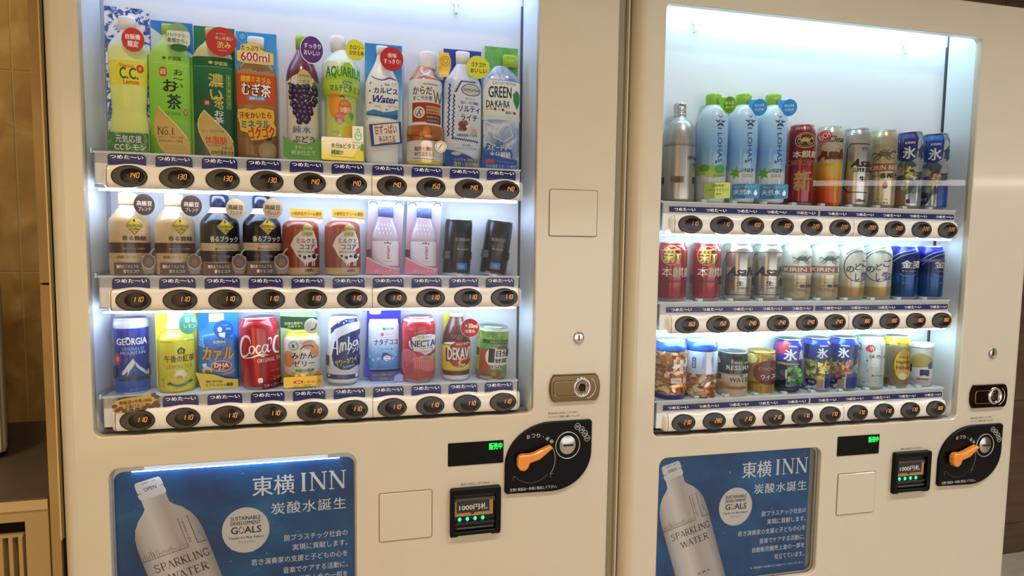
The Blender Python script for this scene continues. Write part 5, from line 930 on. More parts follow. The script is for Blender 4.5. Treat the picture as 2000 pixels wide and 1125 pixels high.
def cursive_cola(b):
    W = '#f6f0ee'
    b.l([(1298, 300), (1292, 272), (1268, 262), (1240, 285), (1218, 340), (1212, 395), (1228, 430), (1262, 425), (1290, 395)], [6, 12, 12, 16, 20, 20, 16, 12, 6], W)
    b.l([(1262, 268), (1300, 290), (1305, 330)], [6, 8, 4], W)
    b.l([(1322, 345), (1300, 352), (1290, 385), (1302, 408), (1326, 396), (1334, 362), (1318, 345)], [8, 13, 14, 10, 12, 12, 8], W)
    b.l([(1385, 350), (1362, 345), (1348, 372), (1352, 402), (1374, 404), (1392, 385)], [10, 12, 15, 14, 10, 5], W)
    b.l([(1440, 345), (1412, 345), (1398, 375), (1404, 402), (1428, 395), (1442, 350)], [8, 13, 15, 13, 10, 8], W); b.l([(1446, 338), (1440, 385), (1452, 402), (1468, 388)], [13, 15, 11, 4], W)
    b.l([(1452, 300), (1470, 288), (1478, 312), (1470, 345)], [12, 12, 8, 4], W)
    b.l([(1545, 290), (1520, 285), (1500, 320), (1492, 380), (1510, 415), (1540, 420)], [8, 16, 19, 19, 17, 15], W)
    b.l([(1215, 420), (1240, 442), (1300, 440), (1360, 422), (1400, 418), (1450, 432)], [3, 7, 9, 14, 11, 2], W); b.p([(1370, 425), (1405, 445), (1420, 425)], W)
def p34():
    s = Prod('cola_can', 'red cola can with white flowing script', 'can', G13, 1, 3, .1887, (1205, 1550, 130, 712), .0335, .1200, lean=-2)
    b = s.can(M('#b3202a', .22, coat=.6)); cursive_cola(b); b.t('ORIGINAL TASTE', 1350, 450, 1600, 482, '#e8c9c4', .03, rot=2)
    b.rc(1350, 612, 1388, 650, '#f0e8e4', 8); b.t('缶', 1358, 620, 1381, 642, '#b3202a', .03); b.rc(1380, 648, 1600, 708, '#7a1220', 2); b.t('コカ・コーラ', 1390, 668, 1560, 698, '#f0e4e0', .05); b.t('この缶', 1480, 610, 1560, 640, '#f0dcd8', .03); b.t('NET 350ml', 1460, 555, 1540, 567, '#d89a98', .0); s.done()
def p35():
    s = Prod('jelly_can', 'white mandarin jelly can on a green card with map badge', 'can', G13, 1, 3, .2588, (1545, 1880, 70, 712), .0350, .1290)
    c = s.card('backing_card', 1535, 75, 1840, 700, '#a9d89a', .012); c.p([(1535, 110), (1640, 120), (1840, 130), (1840, 235), (1640, 232), (1535, 210)], '#1f3f2c'); c.t('全国の農家を', 1565, 165, 1722, 190, '#c9cf6a', .02); c.t('応援する', 1595, 195, 1700, 214, '#c9cf6a', .02)
    b = s.lathe('can_body', [(706, 148), (698, 156), (600, 158), (300, 150), (275, 135), (240, 118)], Mgrad([(0, '#c9a83a'), (.2, '#e0c04a'), (.25, '#e6e0cc'), (.6, '#ecebe4'), (.9, '#eeeee6'), (1, '#e9d54a')], lo=0, hi=.095, coat=.4), xc=1712)
    s.lathe('lid', [(242, 118), (236, 120), (232, 116)], '#e8d44a', xc=1712, sm=1)
    b.e(1600, 460, 45, 70, '#e8a070'); b.e(1770, 340, 60, 42, '#e0a484'); b.e(1820, 400, 40, 60, '#e89a5a'); b.l([(1700, 380), (1720, 355), (1780, 345), (1810, 370)], 12, '#4f7a3a'); b.e(1640, 345, 44, 40, '#8fb49a'); b.e(1640, 345, 34, 31, '#dfe8dc'); b.e(1638, 350, 12, 16, '#3a7a52')
    b.t('みかん', 1618, 402, 1818, 462, '#ffffff', .12); b.t('みかん', 1622, 404, 1815, 460, '#231c1a', .05); b.t('ゼリー', 1638, 470, 1815, 525, '#ffffff', .12); b.t('ゼリー', 1640, 472, 1812, 523, '#231c1a', .05); b.t('和歌山県産', 1655, 545, 1808, 572, '#3f7a3a', .04); b.t('さわやかゼリー', 1690, 312, 1810, 326, '#4a6a3a', .02)
    for q in range(14): b.e(1575 + 22 * q, 590 + (q % 3) * 12, 14, 16, ('#e8b04a', '#f0d060', '#d89a3a')[q % 3], 10)
    k = s.card('front_tag', 1560, 605, 1880, 695, '#dcb52a', -.0365, rad=6); k.e(1678, 652, 42, 15, '#b3302a'); k.t('果肉', 1660, 643, 1698, 662, '#f4e0b0', .03); k.t('よく振って召し上がれ', 1725, 642, 1865, 664, '#4a3a14', .02); k.t('冷して美味しく', 1640, 676, 1830, 690, '#6a521c', .01)
    g = s.badge(1792, 178, 62, '#f2f4ee', -.034, Ry=66); g.rc(1762, 150, 1830, 215, '#c9dcc0', 6); g.rc(1766, 154, 1826, 211, '#f2f4ee', 5); g.p([(1772, 215), (1790, 200), (1812, 195), (1822, 165), (1838, 150), (1832, 185), (1818, 210), (1795, 218)], '#4f9a4a'); s.done()
def p36():
    s = Prod('drink_can', 'white and navy yogurt soda can with slanted white script', 'can', G13, 1, 3, .3298, (158, 412, 115, 688), .0290, .1195, lean=2)
    b = s.can(M('#dfe3e6', .22, coat=.6)); N = '#1f2c66'
    b.p([(180, 210), (230, 150), (300, 125), (400, 120), (405, 150), (300, 165), (215, 210), (185, 260)], N); b.p([(205, 330), (260, 268), (340, 232), (400, 215), (440, 215), (440, 470), (400, 520), (330, 552), (270, 550), (215, 515), (195, 440)], N); b.band(592, 632, '#2a3470')
    b.t('Ambasa', 180, 215, 470, 445, '#10183e', .05, sh=.25, rot=14) if False else None
    b.l([(190, 470), (188, 440), (212, 300), (222, 262), (232, 300), (240, 425)], [16, 14, 14, 14, 14, 12], '#f4f6f8'); b.l([(190, 360), (220, 372), (240, 360)], 10, '#f4f6f8')
    b.l([(256, 405), (262, 335), (268, 320), (276, 340), (275, 395), (280, 340), (290, 318), (300, 335), (302, 385)], 11, '#f4f6f8'); b.l([(322, 380), (322, 270), (322, 370), (338, 368), (344, 340), (332, 325), (322, 340)], 10, '#f4f6f8'); b.l([(384, 308), (364, 312), (358, 340), (368, 352), (384, 340), (388, 300), (390, 335), (400, 345)], 10, '#f4f6f8'); b.l([(428, 262), (408, 270), (405, 290), (424, 300), (420, 325), (402, 325)], 10, '#f4f6f8')
    b.t('アンバサ', 305, 350, 460, 402, '#f4f6f8', .05, rot=14, sh=.2); b.t('サワーホワイト', 222, 450, 420, 500, '#d9cf6a', .05, rot=14); b.t('乳性飲料', 285, 510, 370, 530, '#c9cdd8', .02, rot=12)
    for X, Y in ((215, 165), (240, 155), (280, 158), (300, 140)): b.e(X, Y, 6, 6, '#f0f2f4', 8)
    b.e(392, 605, 14, 16, '#f0f2f4', 12); b.e(182, 605, 10, 8, '#f0f2f4', 10); s.done(); s.strap(440, 525)
def p37():
    s = Prod('yogurt_can', 'pale blue yogurt drink can on a royal blue card', 'can', G13, 1, 3, .4036, (445, 775, 60, 685), .0355, .1300, flat=True)
    c = s.card('backing_card', 0, 0, 0, 0, '#2522b8', .010, pts=[(478, 60), (770, 65), (765, 560), (775, 680), (525, 680), (445, 650), (470, 300)]); c.rc(495, 30, 600, 102, '#eab4e0', 24); c.t('つぶつぶ', 512, 62, 585, 85, '#ffffff', .03)
    b = s.lathe('can_body', [(578, 128), (560, 134), (300, 133), (190, 132), (165, 126), (140, 122)], Mgrad([(0, '#e4eaf0'), (.06, '#2f7fc8'), (.3, '#4a9ad6'), (.5, '#9cc8e6'), (.62, '#d3e0ee'), (1, '#dfe6f0')], lo=.021, hi=.112, coat=.5), xc=620, sy=.35, y0=.004)
    b.t('ITO EN', 640, 212, 705, 232, '#3a5a8a', .05); b.p([(605, 222), (622, 206), (640, 222), (622, 236)], '#2f9a6a'); b.rc(588, 248, 718, 295, '#e8a0a8', 18); b.rc(592, 252, 714, 291, '#dce6f0', 16); b.e(608, 270, 14, 15, '#d8606a'); b.t('機能性表示食品', 635, 262, 705, 278, '#d8707a', .02)
    b.t('ナタデココ', 540, 308, 738, 362, '#1a2c7c', .07); b.t('ヨーグルト味', 602, 390, 695, 406, '#1a2c7c', .03)
    for X, Y, q in ((505, 460, 14), (530, 490, 12), (575, 480, 15), (690, 480, 14), (720, 450, 12), (560, 420, 10), (700, 430, 9)): b.rc(X - q, Y - q, X + q, Y + q, '#8fc0e4', 4)
    b.p([(602, 500), (605, 450), (618, 425), (650, 432), (690, 462), (688, 478), (612, 470)], '#1a2c7c'); b.e(648, 475, 40, 30, '#1a2c7c'); b.e(648, 478, 33, 24, '#eef2f6'); b.l([(630, 472), (638, 468)], 5, '#1a2c7c', 1); b.l([(658, 468), (668, 470)], 5, '#1a2c7c', 1); b.l([(638, 488), (650, 494), (662, 486)], 4, '#1a2c7c')
    k = s.card('front_tag', 505, 588, 765, 670, '#2a2a8e', -.0145, rad=3); k.t('10万人の健康に役立つ', 520, 602, 712, 625, '#8f9a6a', .03); k.t('ココヨ習慣続けよ！', 522, 636, 705, 662, '#9aa060', .03)
    k2 = s.card('corner_sticker', 0, 0, 0, 0, '#9fb0dc', -.0155, pts=[(702, 680), (712, 625), (760, 608), (785, 625), (782, 680)]); s.done()
def p38():
    s = Prod('nectar_can', 'red and pink peach nectar can with white oval', 'can', G13, 1, 3, .4712, (765, 1050, 120, 668), .0320, .1170)
    b = s.can(M('#c32a30', .22, coat=.6)); b.band(395, 470, '#d2444c') if False else None
    b.band(128, 152, '#e4dfdc'); b.e(820, 490, 85, 110, '#d2646c', 30); b.e(960, 520, 95, 88, '#dc7a7c', 30); b.band(480, 600, '#a83a3c') if False else None; b.p([(790, 488), (1100, 490), (1100, 620), (950, 640), (800, 610)], '#b34848'); b.l([(865, 470), (890, 450), (940, 445)], 6, '#e8a8a4'); b.p([(930, 460), (970, 450), (1000, 465), (970, 478)], '#6a9a5a'); b.p([(1000, 440), (1060, 415), (1060, 470), (1020, 480)], '#8ab47a')
    b.p([(822, 318), (850, 275), (910, 252), (1000, 250), (1060, 270), (1090, 320), (1075, 370), (1020, 415), (962, 438), (930, 415), (860, 395), (828, 360)], '#6a1a22'); b.p([(828, 318), (855, 279), (912, 257), (1000, 255), (1056, 274), (1084, 320), (1070, 368), (1018, 410), (962, 431), (932, 410), (864, 390), (833, 357)], '#f2ebe8')
    b.t('不二家 ネクター', 902, 268, 1035, 290, '#3a2a3a', .02); b.t('NECTAR', 845, 305, 1085, 362, '#1f2f56', .06); b.t('Since 1964', 925, 366, 1015, 378, '#3a2a3a', .01); b.t('とろけるおいしさ', 888, 390, 1040, 412, '#8a3a44', .02); b.e(852, 210, 24, 12, '#d8606a')
    for q in range(9): b.l([(885 + 16 * q, 246 - 2.5 * q), (888 + 16 * q, 235 - 2.5 * q)], 4, '#e89a9a', 1)
    s.done()
def p39():
    s = Prod('vitamin_drink_bottle', 'yellow and brown vitamin drink bottle with red badge', 'bottle', G13, 1, 3, .5440, (1092, 1322, 92, 660), .0288, .1225)
    b = s.lathe('bottle', [(655, 95), (640, 104), (605, 104), (590, 106), (545, 112), (340, 112), (310, 104), (270, 100), (200, 78), (140, 56), (118, 50)], Mgrad([(0, '#dfe2e4'), (.08, '#dfe2e4'), (.10, '#4f1a1c'), (.16, '#5a1c1e'), (.19, '#e9d72c'), (.5, '#ecdc34'), (.58, '#ecdc3a'), (.6, '#4a1e16'), (1, '#5a2a1a')], lo=0, hi=.118, coat=.6))
    s.card('backing_card', 1108, 100, 1250, 640, '#ece23c', .012); s.lathe('cap', [(120, 52), (96, 50), (92, 44)], '#f2f2f0', sm=1)
    for q in range(7): b.l([(1160 + 18 * q, 285 + (q % 2) * 8), (1175 + 18 * q, 262)], 4, '#b08a5a', 1)
    b.p([(1120, 345)] + [(1210 + 110 * math.cos(math.radians(a)), 345 + 22 * math.sin(math.radians(a))) for a in (200, 230, 260, 290, 320)] + [(1320, 345)], '#f0e6d0'); b.e(1240, 430, 95, 115, '#7a1a1e', 30); b.e(1240, 430, 88, 108, '#c22028', 30); b.p([(1128, 375), (1330, 350), (1335, 480), (1130, 492)], '#7a1a1e')
    b.t('DEKAVITA', 1142, 370, 1385, 478, '#f6f0e8', .07); b.t('C', 1222, 462, 1285, 528, '#7a1a1e', .10, sh=.2); b.t('C', 1225, 464, 1283, 526, '#f2e04a', .06, sh=.2); b.t('VITAMIN DRINK', 1190, 526, 1300, 560, '#f2dcb0', .02, rot=8); b.t('SINCE 1992', 1205, 335, 1290, 350, '#f2e8d0', .02)
    g = s.badge(1312, 202, 72, '#f4dcd8', -.030, Ry=80); g.e(1312, 202, 69, 77, '#b8182c'); g.t('+30ml', 1275, 165, 1370, 205, '#fbf0ee', .07); g.t('増量缶', 1272, 215, 1352, 245, '#fbf0ee', .04); s.done()
def p3a():
    s = Prod('vegetable_can', 'small green vegetable juice can at the end of the bottom shelf', 'can', G13, 1, 3, .6138, (1378, 1615, 205, 632), .0300, .0960, lean=3)
    b = s.can(M('#5aa04a', .3, coat=.5), neck=False); VG = Mnoise([(.25, '#c94a2c'), (.42, '#5a9a3a'), (.55, '#8ac04a'), (.7, '#d8603a'), (.8, '#e8b04a')], 70, .3, 2, name='vegetable_print')
    b.band(208, 235, '#e0e6e4'); b.band(240, 305, VG); b.p([(1300, 240), (1402, 240), (1398, 632), (1300, 632)], '#cfd83a'); b.p([(1404, 380), (1520, 380), (1500, 560), (1404, 600)], '#b3502c'); b.band(560, 625, Mnoise([(.3, '#3f7a34'), (.5, '#a8402c'), (.7, '#6aa04a')], 60, .3, 2, name='vegetable_print'))
    b.p([(1420, 300), (1615, 305), (1640, 340), (1420, 332)], '#2f5a2c'); b.t('栄養のバランス', 1475, 310, 1600, 330, '#c9cf6a', .03); b.e(1500, 440, 55, 75, '#f0efe8'); b.p([(1470, 375), (1640, 385), (1640, 510), (1480, 510)], '#f0efe8')
    b.t('1', 1468, 372, 1515, 488, '#17140f', .03); b.l([(1500, 376), (1500, 486)], 20, '#17140f', 1); b.t('日分', 1525, 388, 1620, 440, '#17140f', .07); b.t('野菜', 1520, 455, 1612, 492, '#17140f', .05); b.t('30品目', 1535, 350, 1615, 380, '#c8402c', .04); b.t('350g', 1488, 505, 1590, 548, '#f4f0dc', .16); b.t('350g', 1490, 507, 1588, 546, '#3a3a20', .04); b.t('野菜', 1498, 565, 1530, 585, '#a9cf5a', .02); b.t('栄養機能食品', 1415, 602, 1500, 618, '#f0d0c0', .02)
    s.done(); s.strap(380, 440)
p31(); p32(); p33(); p34(); p35(); p36(); p37(); p38(); p39(); p3a()

# ---- right machine, top shelf
def q11():
    s = Prod('water_bottle', 'brushed silver aluminium water bottle at the left end of the right machine', 'bottle', G21, 2, 1, -.0085, (130, 450, 178, 1025), .0335, .1990)
    b = s.lathe('bottle', [(1022, 146), (1010, 156), (1000, 160), (560, 160), (480, 157), (410, 142), (350, 112), (318, 74), (300, 60), (285, 58)], Mnoise([(.3, '#b9b5ae'), (.7, '#cbc7c0')], 2, .34, 2, name='brushed_aluminium', metal=.8, stretch=(40, 40, 1)), sm=4)
    cm = M('#c2c0bb', .22, .9); s.lathe('cap', [(300, 58), (285, 60), (270, 60), (266, 55), (262, 60), (240, 60), (235, 56), (231, 60), (190, 60), (182, 57), (178, 50)], cm, sm=1)
    b.l([(60, 556), (140, 553), (300, 552), (440, 556), (520, 560)], 3, '#5a5854', 1)
    for k in range(24): rnd = random.Random(k); X = 150 + 14 * k; h = rnd.choice([10, 16, 22, 12, 30]); b.l([(X, 553), (X, 553 - h), (X + 8, 553 - h), (X + 8, 553)], 2, '#77746e', 1)
    b.t('SPARKLING', 378, 642, 620, 672, '#3a3836', .02); b.t('WATER', 420, 700, 600, 728, '#3a3836', .02); s.done(); s.parts = []
    s.strap(815, 870); q = MB(); q.box(-.013, .012, -.0352, -.0344, s.mm(868), s.mm(815), M('#6b5c48', .3), .0004); q.build('clip_window', s.root)
q11()
def ilo(x, S, label, green, k0):
    s = Prod('water_bottle', label, 'bottle', G21, 2, 1, x, S, .0305, .2225); X = lambda v: v + k0 - 733 + 0
    xc = (S[0] + S[1]) / 2; hw = (S[1] - S[0]) / 2
    b = s.lathe('bottle', [(1018, hw * .85), (1005, hw * .95), (850, hw * .96), (700, hw * .97), (690, hw), (330, hw), (280, hw * .92), (230, hw * .72), (200, hw * .52), (190, hw * .46)], Mgrad([(0, '#e6eef0'), (.33, '#dfe9ee'), (.36, '#a3cbec'), (.55, '#7fb4e4'), (.78, '#a8cdec'), (1, '#d0e2ea')], lo=0, hi=.195, coat=.8), xc=xc)
    s.lathe('cap', [(192, hw * .50), (120, hw * .52), (106, hw * .52), (100, hw * .46)], '#97cf3a', xc=xc, sm=1)
    cx = xc + 66
    for P_ in (((cx - 44, 335), (cx - 12, 345), (cx - 6, 362), (cx - 30, 352)), ((cx + 42, 335), (cx + 12, 345), (cx + 6, 362), (cx + 30, 352)), ((cx - 8, 330), (cx - 2, 350), (cx - 16, 342)), ((cx + 8, 330), (cx + 2, 350), (cx + 16, 342)), ((cx - 22, 372), (cx, 358), (cx + 22, 372), (cx + 26, 392), (cx, 378), (cx - 26, 392)), ((cx - 25, 296), (cx, 318), (cx + 25, 296), (cx, 308))): b.p(list(P_), '#1f4a6e')
    b.t('I LOHAS', cx - 142, 525, cx + 142, 560, '#2a5a86', .03, rot=-88); b.p([(cx - 40, 700), (cx - 30, 665), (cx - 14, 670), (cx + 6, 662), (cx - 8, 680), (cx - 28, 682)], '#2a5a86') if False else b.e(cx - 25, 682, 10, 12, '#2a5a86', 8)
    if green:
        b.p([(440, 705), (700, 712), (698, 800), (600, 815), (520, 790), (445, 790)], '#a6d06a'); b.e(520, 730, 45, 30, '#6aae4a'); b.e(570, 780, 40, 30, '#c3da6a'); b.e(650, 740, 42, 36, '#5fae62'); b.t('いろはす', 600, 782, 690, 802, '#3a6a3a', .02)
        k = s.card('front_tag', 528, 858, 738, 988, '#b9d06a', -.0335, rad=12); k.t('山梨県産', 592, 872, 688, 892, '#4a5a2a', .02); k.t('シャインマスカット', 540, 905, 728, 932, '#4a5a2a', .02); k.t('使用', 625, 945, 665, 960, '#4a5a2a', .02)
    else:
        d = k0
        b.p([(d - 55 + r_ * math.cos(a), 775 + r_ * math.sin(a)) for a, r_ in [(i * PI / 6 + .3, 55 if i % 2 else 26) for i in range(12)]], '#6ab83a'); b.t('いろはす', d - 10, 738, d + 95, 772, '#2a3a2a', .05); b.t('天然水 MINERAL WATER', d + 5, 785, d + 92, 796, '#5a6a70', .0); b.t('ILOHAS NATURAL', d + 5, 800, d + 92, 810, '#5a6a70', .0)
        k = s.card('front_tag', d - 75, 872, d + 145, 992, '#2f86be', -.0335, rad=14); k.t('地元のおいしい', d - 55, 882, d + 120, 906, '#a9d4ee', .02); k.t('天然水', d - 62, 916, d + 85, 960, '#e9f4fa', .03); k.e(d + 115, 950, 14, 20, '#e9f4fa', 14); k.p([(d + 103, 945), (d + 115, 915), (d + 127, 945)], '#e9f4fa')
    bx = xc + 2 + hw; g = s.badge(bx + 0, 210 if green else 232, 54 if green else 62, '#74b434' if green else '#2f94dc', -.018, Ry=70, n=30); c2 = '#d9e87a' if green else '#bfe2f6'
    g.p([(bx - 95, 145), (bx - 80, 142), (bx - 20, 150 if green else 165), (bx - 30, 280), (bx - 80, 205)] if green else [(bx - 95, 168), (bx - 80, 165), (bx - 10, 170), (bx - 20, 290), (bx - 80, 225)], '#86c83c' if green else '#3fa2e6'); g.e(bx, 210 if green else 232, 48 if green else 56, 64, '#5a9a2c' if green else '#2a86d0')
    g.t('味な水' if green else '地元の水', bx - 36, 178 if green else 202, bx + 40, 208 if green else 228, c2, .03); g.t('果汁' if green else '天然水', bx - 34, 218 if green else 238, bx + 38, 240 if green else 262, c2, .03); s.done()
ilo(.0666, (448, 705, 98, 1020), 'clear blue water bottle with green tag, next to the silver bottle', True, 0)
ilo(.1357, (705, 960, 118, 1032), 'clear blue water bottle, first one with a blue tag', False, 845)
ilo(.2060, (960, 1210, 134, 1036), 'clear blue water bottle with blue tag, beside the red tall can', False, 1088)
def tall(x, S, label, name='beer_can', r=.0275, col=None, art=None, H=.1690, neck=True):
    s = Prod(name, label, 'can', G21, 2, 1, x, S, r, H); b = s.can(col, neck=neck, gold=False); art(b, s); s.done()
def a5(b, s):
    b.e(285, 300, 104, 76, '#c9ad6a'); b.e(285, 300, 96, 69, '#3f1216'); b.o(285, 300, 80, 58, 4, '#c9ad6a'); horse(b, 285, 298, 1.0, '#c9ad6a'); b.t('本麒麟', 165, 398, 430, 468, '#dccfb0', .04); b.l([(130, 492), (430, 492)], 3, '#b99a5a', 1); b.l([(130, 532), (430, 532)], 3, '#b99a5a', 1); b.t('RICH TASTE', 160, 502, 400, 522, '#b99a5a', .03)
    b.t('新', 188, 595, 360, 790, '#c99a5c', .07); b.t('KIRIN BREWERY', 180, 165, 330, 195, '#d89a8a', .02); b.e(150, 860, 10, 20, '#c9402c')
def horse(b, cx, cy, k, c):
    """a small running hoofed creature of the crest, in simple strokes"""
    f = lambda P: [(cx + x * k, cy + y * k) for x, y in P]
    b.p(f([(-46, -4), (-20, -20), (20, -18), (44, -6), (40, 12), (10, 16), (-24, 14), (-44, 10)]), c)
    b.l(f([(38, -4), (58, -22), (70, -18), (66, -8)]), 12 * k, c); b.l(f([(-44, 0), (-66, -14), (-74, 4)]), [8 * k, 8 * k, 3 * k], c)
    for P in ([(-34, 8), (-56, 22), (-70, 34)], [(-22, 12), (-34, 30), (-52, 40)], [(26, 10), (44, 26), (66, 28)], [(14, 14), (24, 32), (44, 42)]): b.l(f(P), [9 * k, 7 * k, 4 * k], c)
    b.l(f([(-30, -16), (-6, -28), (16, -22), (34, -30)]), 5 * k, c)
def a6(b, s):
    b.band(500, 960, Mgrad([(0, '#c8421c'), (.45, '#d4572a'), (.8, '#d8a02c'), (1, '#e0bf5a')], lo=0, hi=.079, metal=.3)); b.p([(560, 500), (700, 500), (700, 940), (600, 940)], '#d8b83a')
    b.e(470, 250, 72, 62, '#b8222c'); b.e(470, 250, 60, 51, '#d8b8b0'); b.e(470, 250, 54, 46, '#b8222c'); b.t('RICH', 415, 222, 525, 278, '#f0dcd4', .05, rot=25); b.t('Clear', 512, 252, 690, 312, '#4a4238', .04, sh=.35)
    b.t('Asahi', 412, 375, 720, 482, '#6e2c1c', .09, sh=.3); b.p([(420, 365), (520, 320), (620, 350), (560, 400), (480, 400)], '#b9ab98'); b.t('麦とホップ', 440, 520, 560, 548, '#b08a3c', .02)
    for k in range(5): b.t('アサヒ生ビール醸造', 455, 660 + 30 * k, 610, 676 + 30 * k, '#e0a03c', .0)
def a7(b, s):
    b.band(185, 265, SILV); [b.band(192 + 18 * k, 196 + 18 * k, '#77736c') for k in range(4)]; b.l([(945, 338), (760, 332), (722, 372), (718, 560), (700, 760), (750, 802), (945, 808)], 9, '#26241f', 1); b.t('Asahi', 760, 480, 1060, 560, '#26241f', .07, sh=.35); b.t('SUPER DRY', 790, 570, 1000, 610, '#3a3a44', .05, sh=.2); b.t('生', 855, 650, 920, 702, '#17150f', .07); b.t('500ml', 830, 870, 920, 905, '#2a2824', .04)
    for k in range(3): b.l([(720, 690 + k * 25), (940, 692 + k * 25)], 2, '#8a8780', 1)
    b.t('辛口', 868, 368, 920, 400, '#3a3a3c', .03); b.p([(780, 545), (830, 490), (832, 545)], '#26241f')
def a8(b, s):
    b.t("KIRIN'S PRIME BREW", 985, 340, 1190, 380, '#a9997c', .02, rot=-6); horse(b, 1095, 435, 1.45, '#6a5a42'); b.rc(960, 525, 1300, 600, '#a8532c', 2); b.t('KIRIN BEER', 968, 542, 1270, 588, '#e8d8b8', .05); b.t('一番搾り', 1000, 618, 1240, 670, '#26201a', .06); b.l([(970, 690), (1240, 690)], 3, '#a08a5a', 1)
    b.e(1118, 738, 24, 32, '#b3562c'); b.p([(1098, 725), (1120, 690), (1138, 725)], '#b3562c'); b.t('生ビール', 1045, 865, 1150, 885, '#a08a5a', .02); b.t('KIRIN', 1040, 900, 1150, 920, '#a08a5a', .02)
def hyo(b, c1, c2, X, Y, k, fruit):
    DM = Mnoise([(.3, '#6a7c8c'), (.45, '#c2ccd4'), (.55, '#8f9aa6'), (.7, '#e4e8ea')], 55, .18, 2, kind='cells', name='diamond_cut_silver', metal=.7)
    b.band(Y(0), Y(700), DM)
    b.p([(X(-10), Y(0)), (X(190), Y(0)), (X(205), Y(60)), (X(195), Y(250)), (X(150), Y(290)), (X(60), Y(280)), (X(0), Y(250))], c1); b.p([(X(0), Y(20)), (X(190), Y(20)), (X(190), Y(70)), (X(0), Y(62))], c2)
    b.t('KIRIN', X(85), Y(95), X(175), Y(115), '#dfe4ea', .06); b.t('氷', X(68), Y(142), X(185), Y(260), '#e9edf0', .05); b.t('結', X(210), Y(150), X(290), Y(250), '#2a4a7a', .05)
    rnd = random.Random(fruit[2])
    for _ in range(26):
        a = rnd.uniform(0, 6.28); r_ = rnd.uniform(0, 1); fx, fy = X(130 + 75 * r_ * math.cos(a)), Y(430 + 95 * r_ * math.sin(a)); q = rnd.uniform(14, 30) * k; t0 = rnd.uniform(0, 6)
        b.p([(fx + q * math.cos(t0 + j * 2.09), fy + q * math.sin(t0 + j * 2.09)) for j in range(3)], M(rnd.choice(fruit[0]), .25, .3))
def a9(b, s): X = lambda v: 1215 + v; Y = lambda v: 215 + v; hyo(b, '#26236e', '#3f3aa0', X, Y, 1, (('#d8c23a', '#b9a62c', '#e6d86a', '#a8a23a', '#eef0d0'), 0, 3)); b.rc(1235, 780, 1330, 945, '#a9866a', 3); b.e(1355, 890, 20, 22, '#4a3a6a')
def a10(b, s): X = lambda v: 1480 + v; Y = lambda v: 230 + v; hyo(b, '#173a8c', '#2a78cc', X, Y, 1, (('#c8504a', '#d8806a', '#8aa83a', '#c9c24a', '#e8b8a0'), 0, 5)); b.e(1530, 870, 46, 48, '#23264e'); b.t('無糖', 1500, 852, 1562, 888, '#9aa0b8', .02); b.rc(1650, 740, 1760, 950, '#1c4aa8', 4)
tall(.2790, (102, 385, 145, 932), 'tall deep red beer can with one big gold character', col=M('#931e28', .25, .35, coat=.5), art=a5)
tall(.3480, (376, 655, 158, 940), 'tall gold and orange beer can beside the red one', col=M('#cfc3ac', .25, .5, coat=.5), art=a6)
tall(.4180, (660, 955, 182, 952), 'tall silver beer can with black lettering on the top shelf', col=SILV, art=a7)
tall(.4885, (945, 1215, 200, 960), 'tall pale gold beer can with red band and crest', col=M('#c6b898', .28, .5, coat=.4), art=a8)
tall(.5590, (1205, 1475, 215, 965), 'tall violet and silver sour can with yellow fruit', 'sour_can', col=SILV, art=a9, r=.0272)
tall(.6290, (1470, 1735, 232, 972), 'tall blue and silver sour can with pink fruit at the shelf end', 'sour_can', col=SILV, art=a10, r=.0272)

# ---- right machine, middle shelf (second beer of each pair stands to its right)
def mid(x, S, label, col, art, r=.0300, H=.1185, name='beer_can', strap=None):
    s = Prod(name, label, 'can', G22, 2, 2, x, S, r, H); b = s.can(col); art(b); s.done()
    if strap: s.strap(*strap)
def m1(dx):
    def f(b):
        X = lambda v: v + dx; b.o(X(182), 562, 84, 84, 5, '#d8c48a'); b.t('新', X(118), 492, X(268), 632, '#d8c060', .06); b.t('本麒麟', X(102), 662, X(390), 752, '#d8c8b0', .03); b.l([(X(100), 772), (X(360), 774)], 3, '#7a1a1c', 1); b.rc(X(102), 780, X(300), 800, '#7a1a1e', 2); b.l([(X(80), 515), (X(330), 512)], 3, '#d8a89a', 1)
    return f
RED = M('#a02430', .24, .35, coat=.5)
mid(-.0150, (55, 322, 452, 966), 'red beer can at the left end of the middle shelf', RED, m1(0))
mid(.0625, (375, 642, 452, 968), 'red beer can, second from the left on the middle shelf', RED, m1(338), strap=(740, 820))
def m2(dx):
    def f(b):
        X = lambda v: v + dx; b.l([(X(930), 535), (X(720), 532), (X(690), 560), (X(662), 640), (X(660), 840), (X(700), 905), (X(930), 910)], 7, '#1f1a16', 1); b.t('Asahi', X(700), 660, X(960), 742, '#1f1814', .08, sh=.3); b.t('生', X(788), 785, X(848), 828, '#1f1814', .07); b.band(455, 530, SILV); [b.band(468 + 17 * k, 472 + 17 * k, '#77736c') for k in range(4)]
        b.l([(X(690), 765), (X(930), 768)], 2, '#6a655c', 1); b.t('SUPER DRY', X(800), 840, X(900), 856, '#4a453c', .02)
    return f
DKM = M('#b5afa6', .24, .85)
mid(.1372, (655, 920, 458, 962), 'silver beer can with black italics, nearer the red cans', DKM, m2(0))
mid(.2080, (945, 1180, 460, 962), 'silver beer can with black italics, nearer the cream cans', DKM, m2(275), strap=(760, 830))
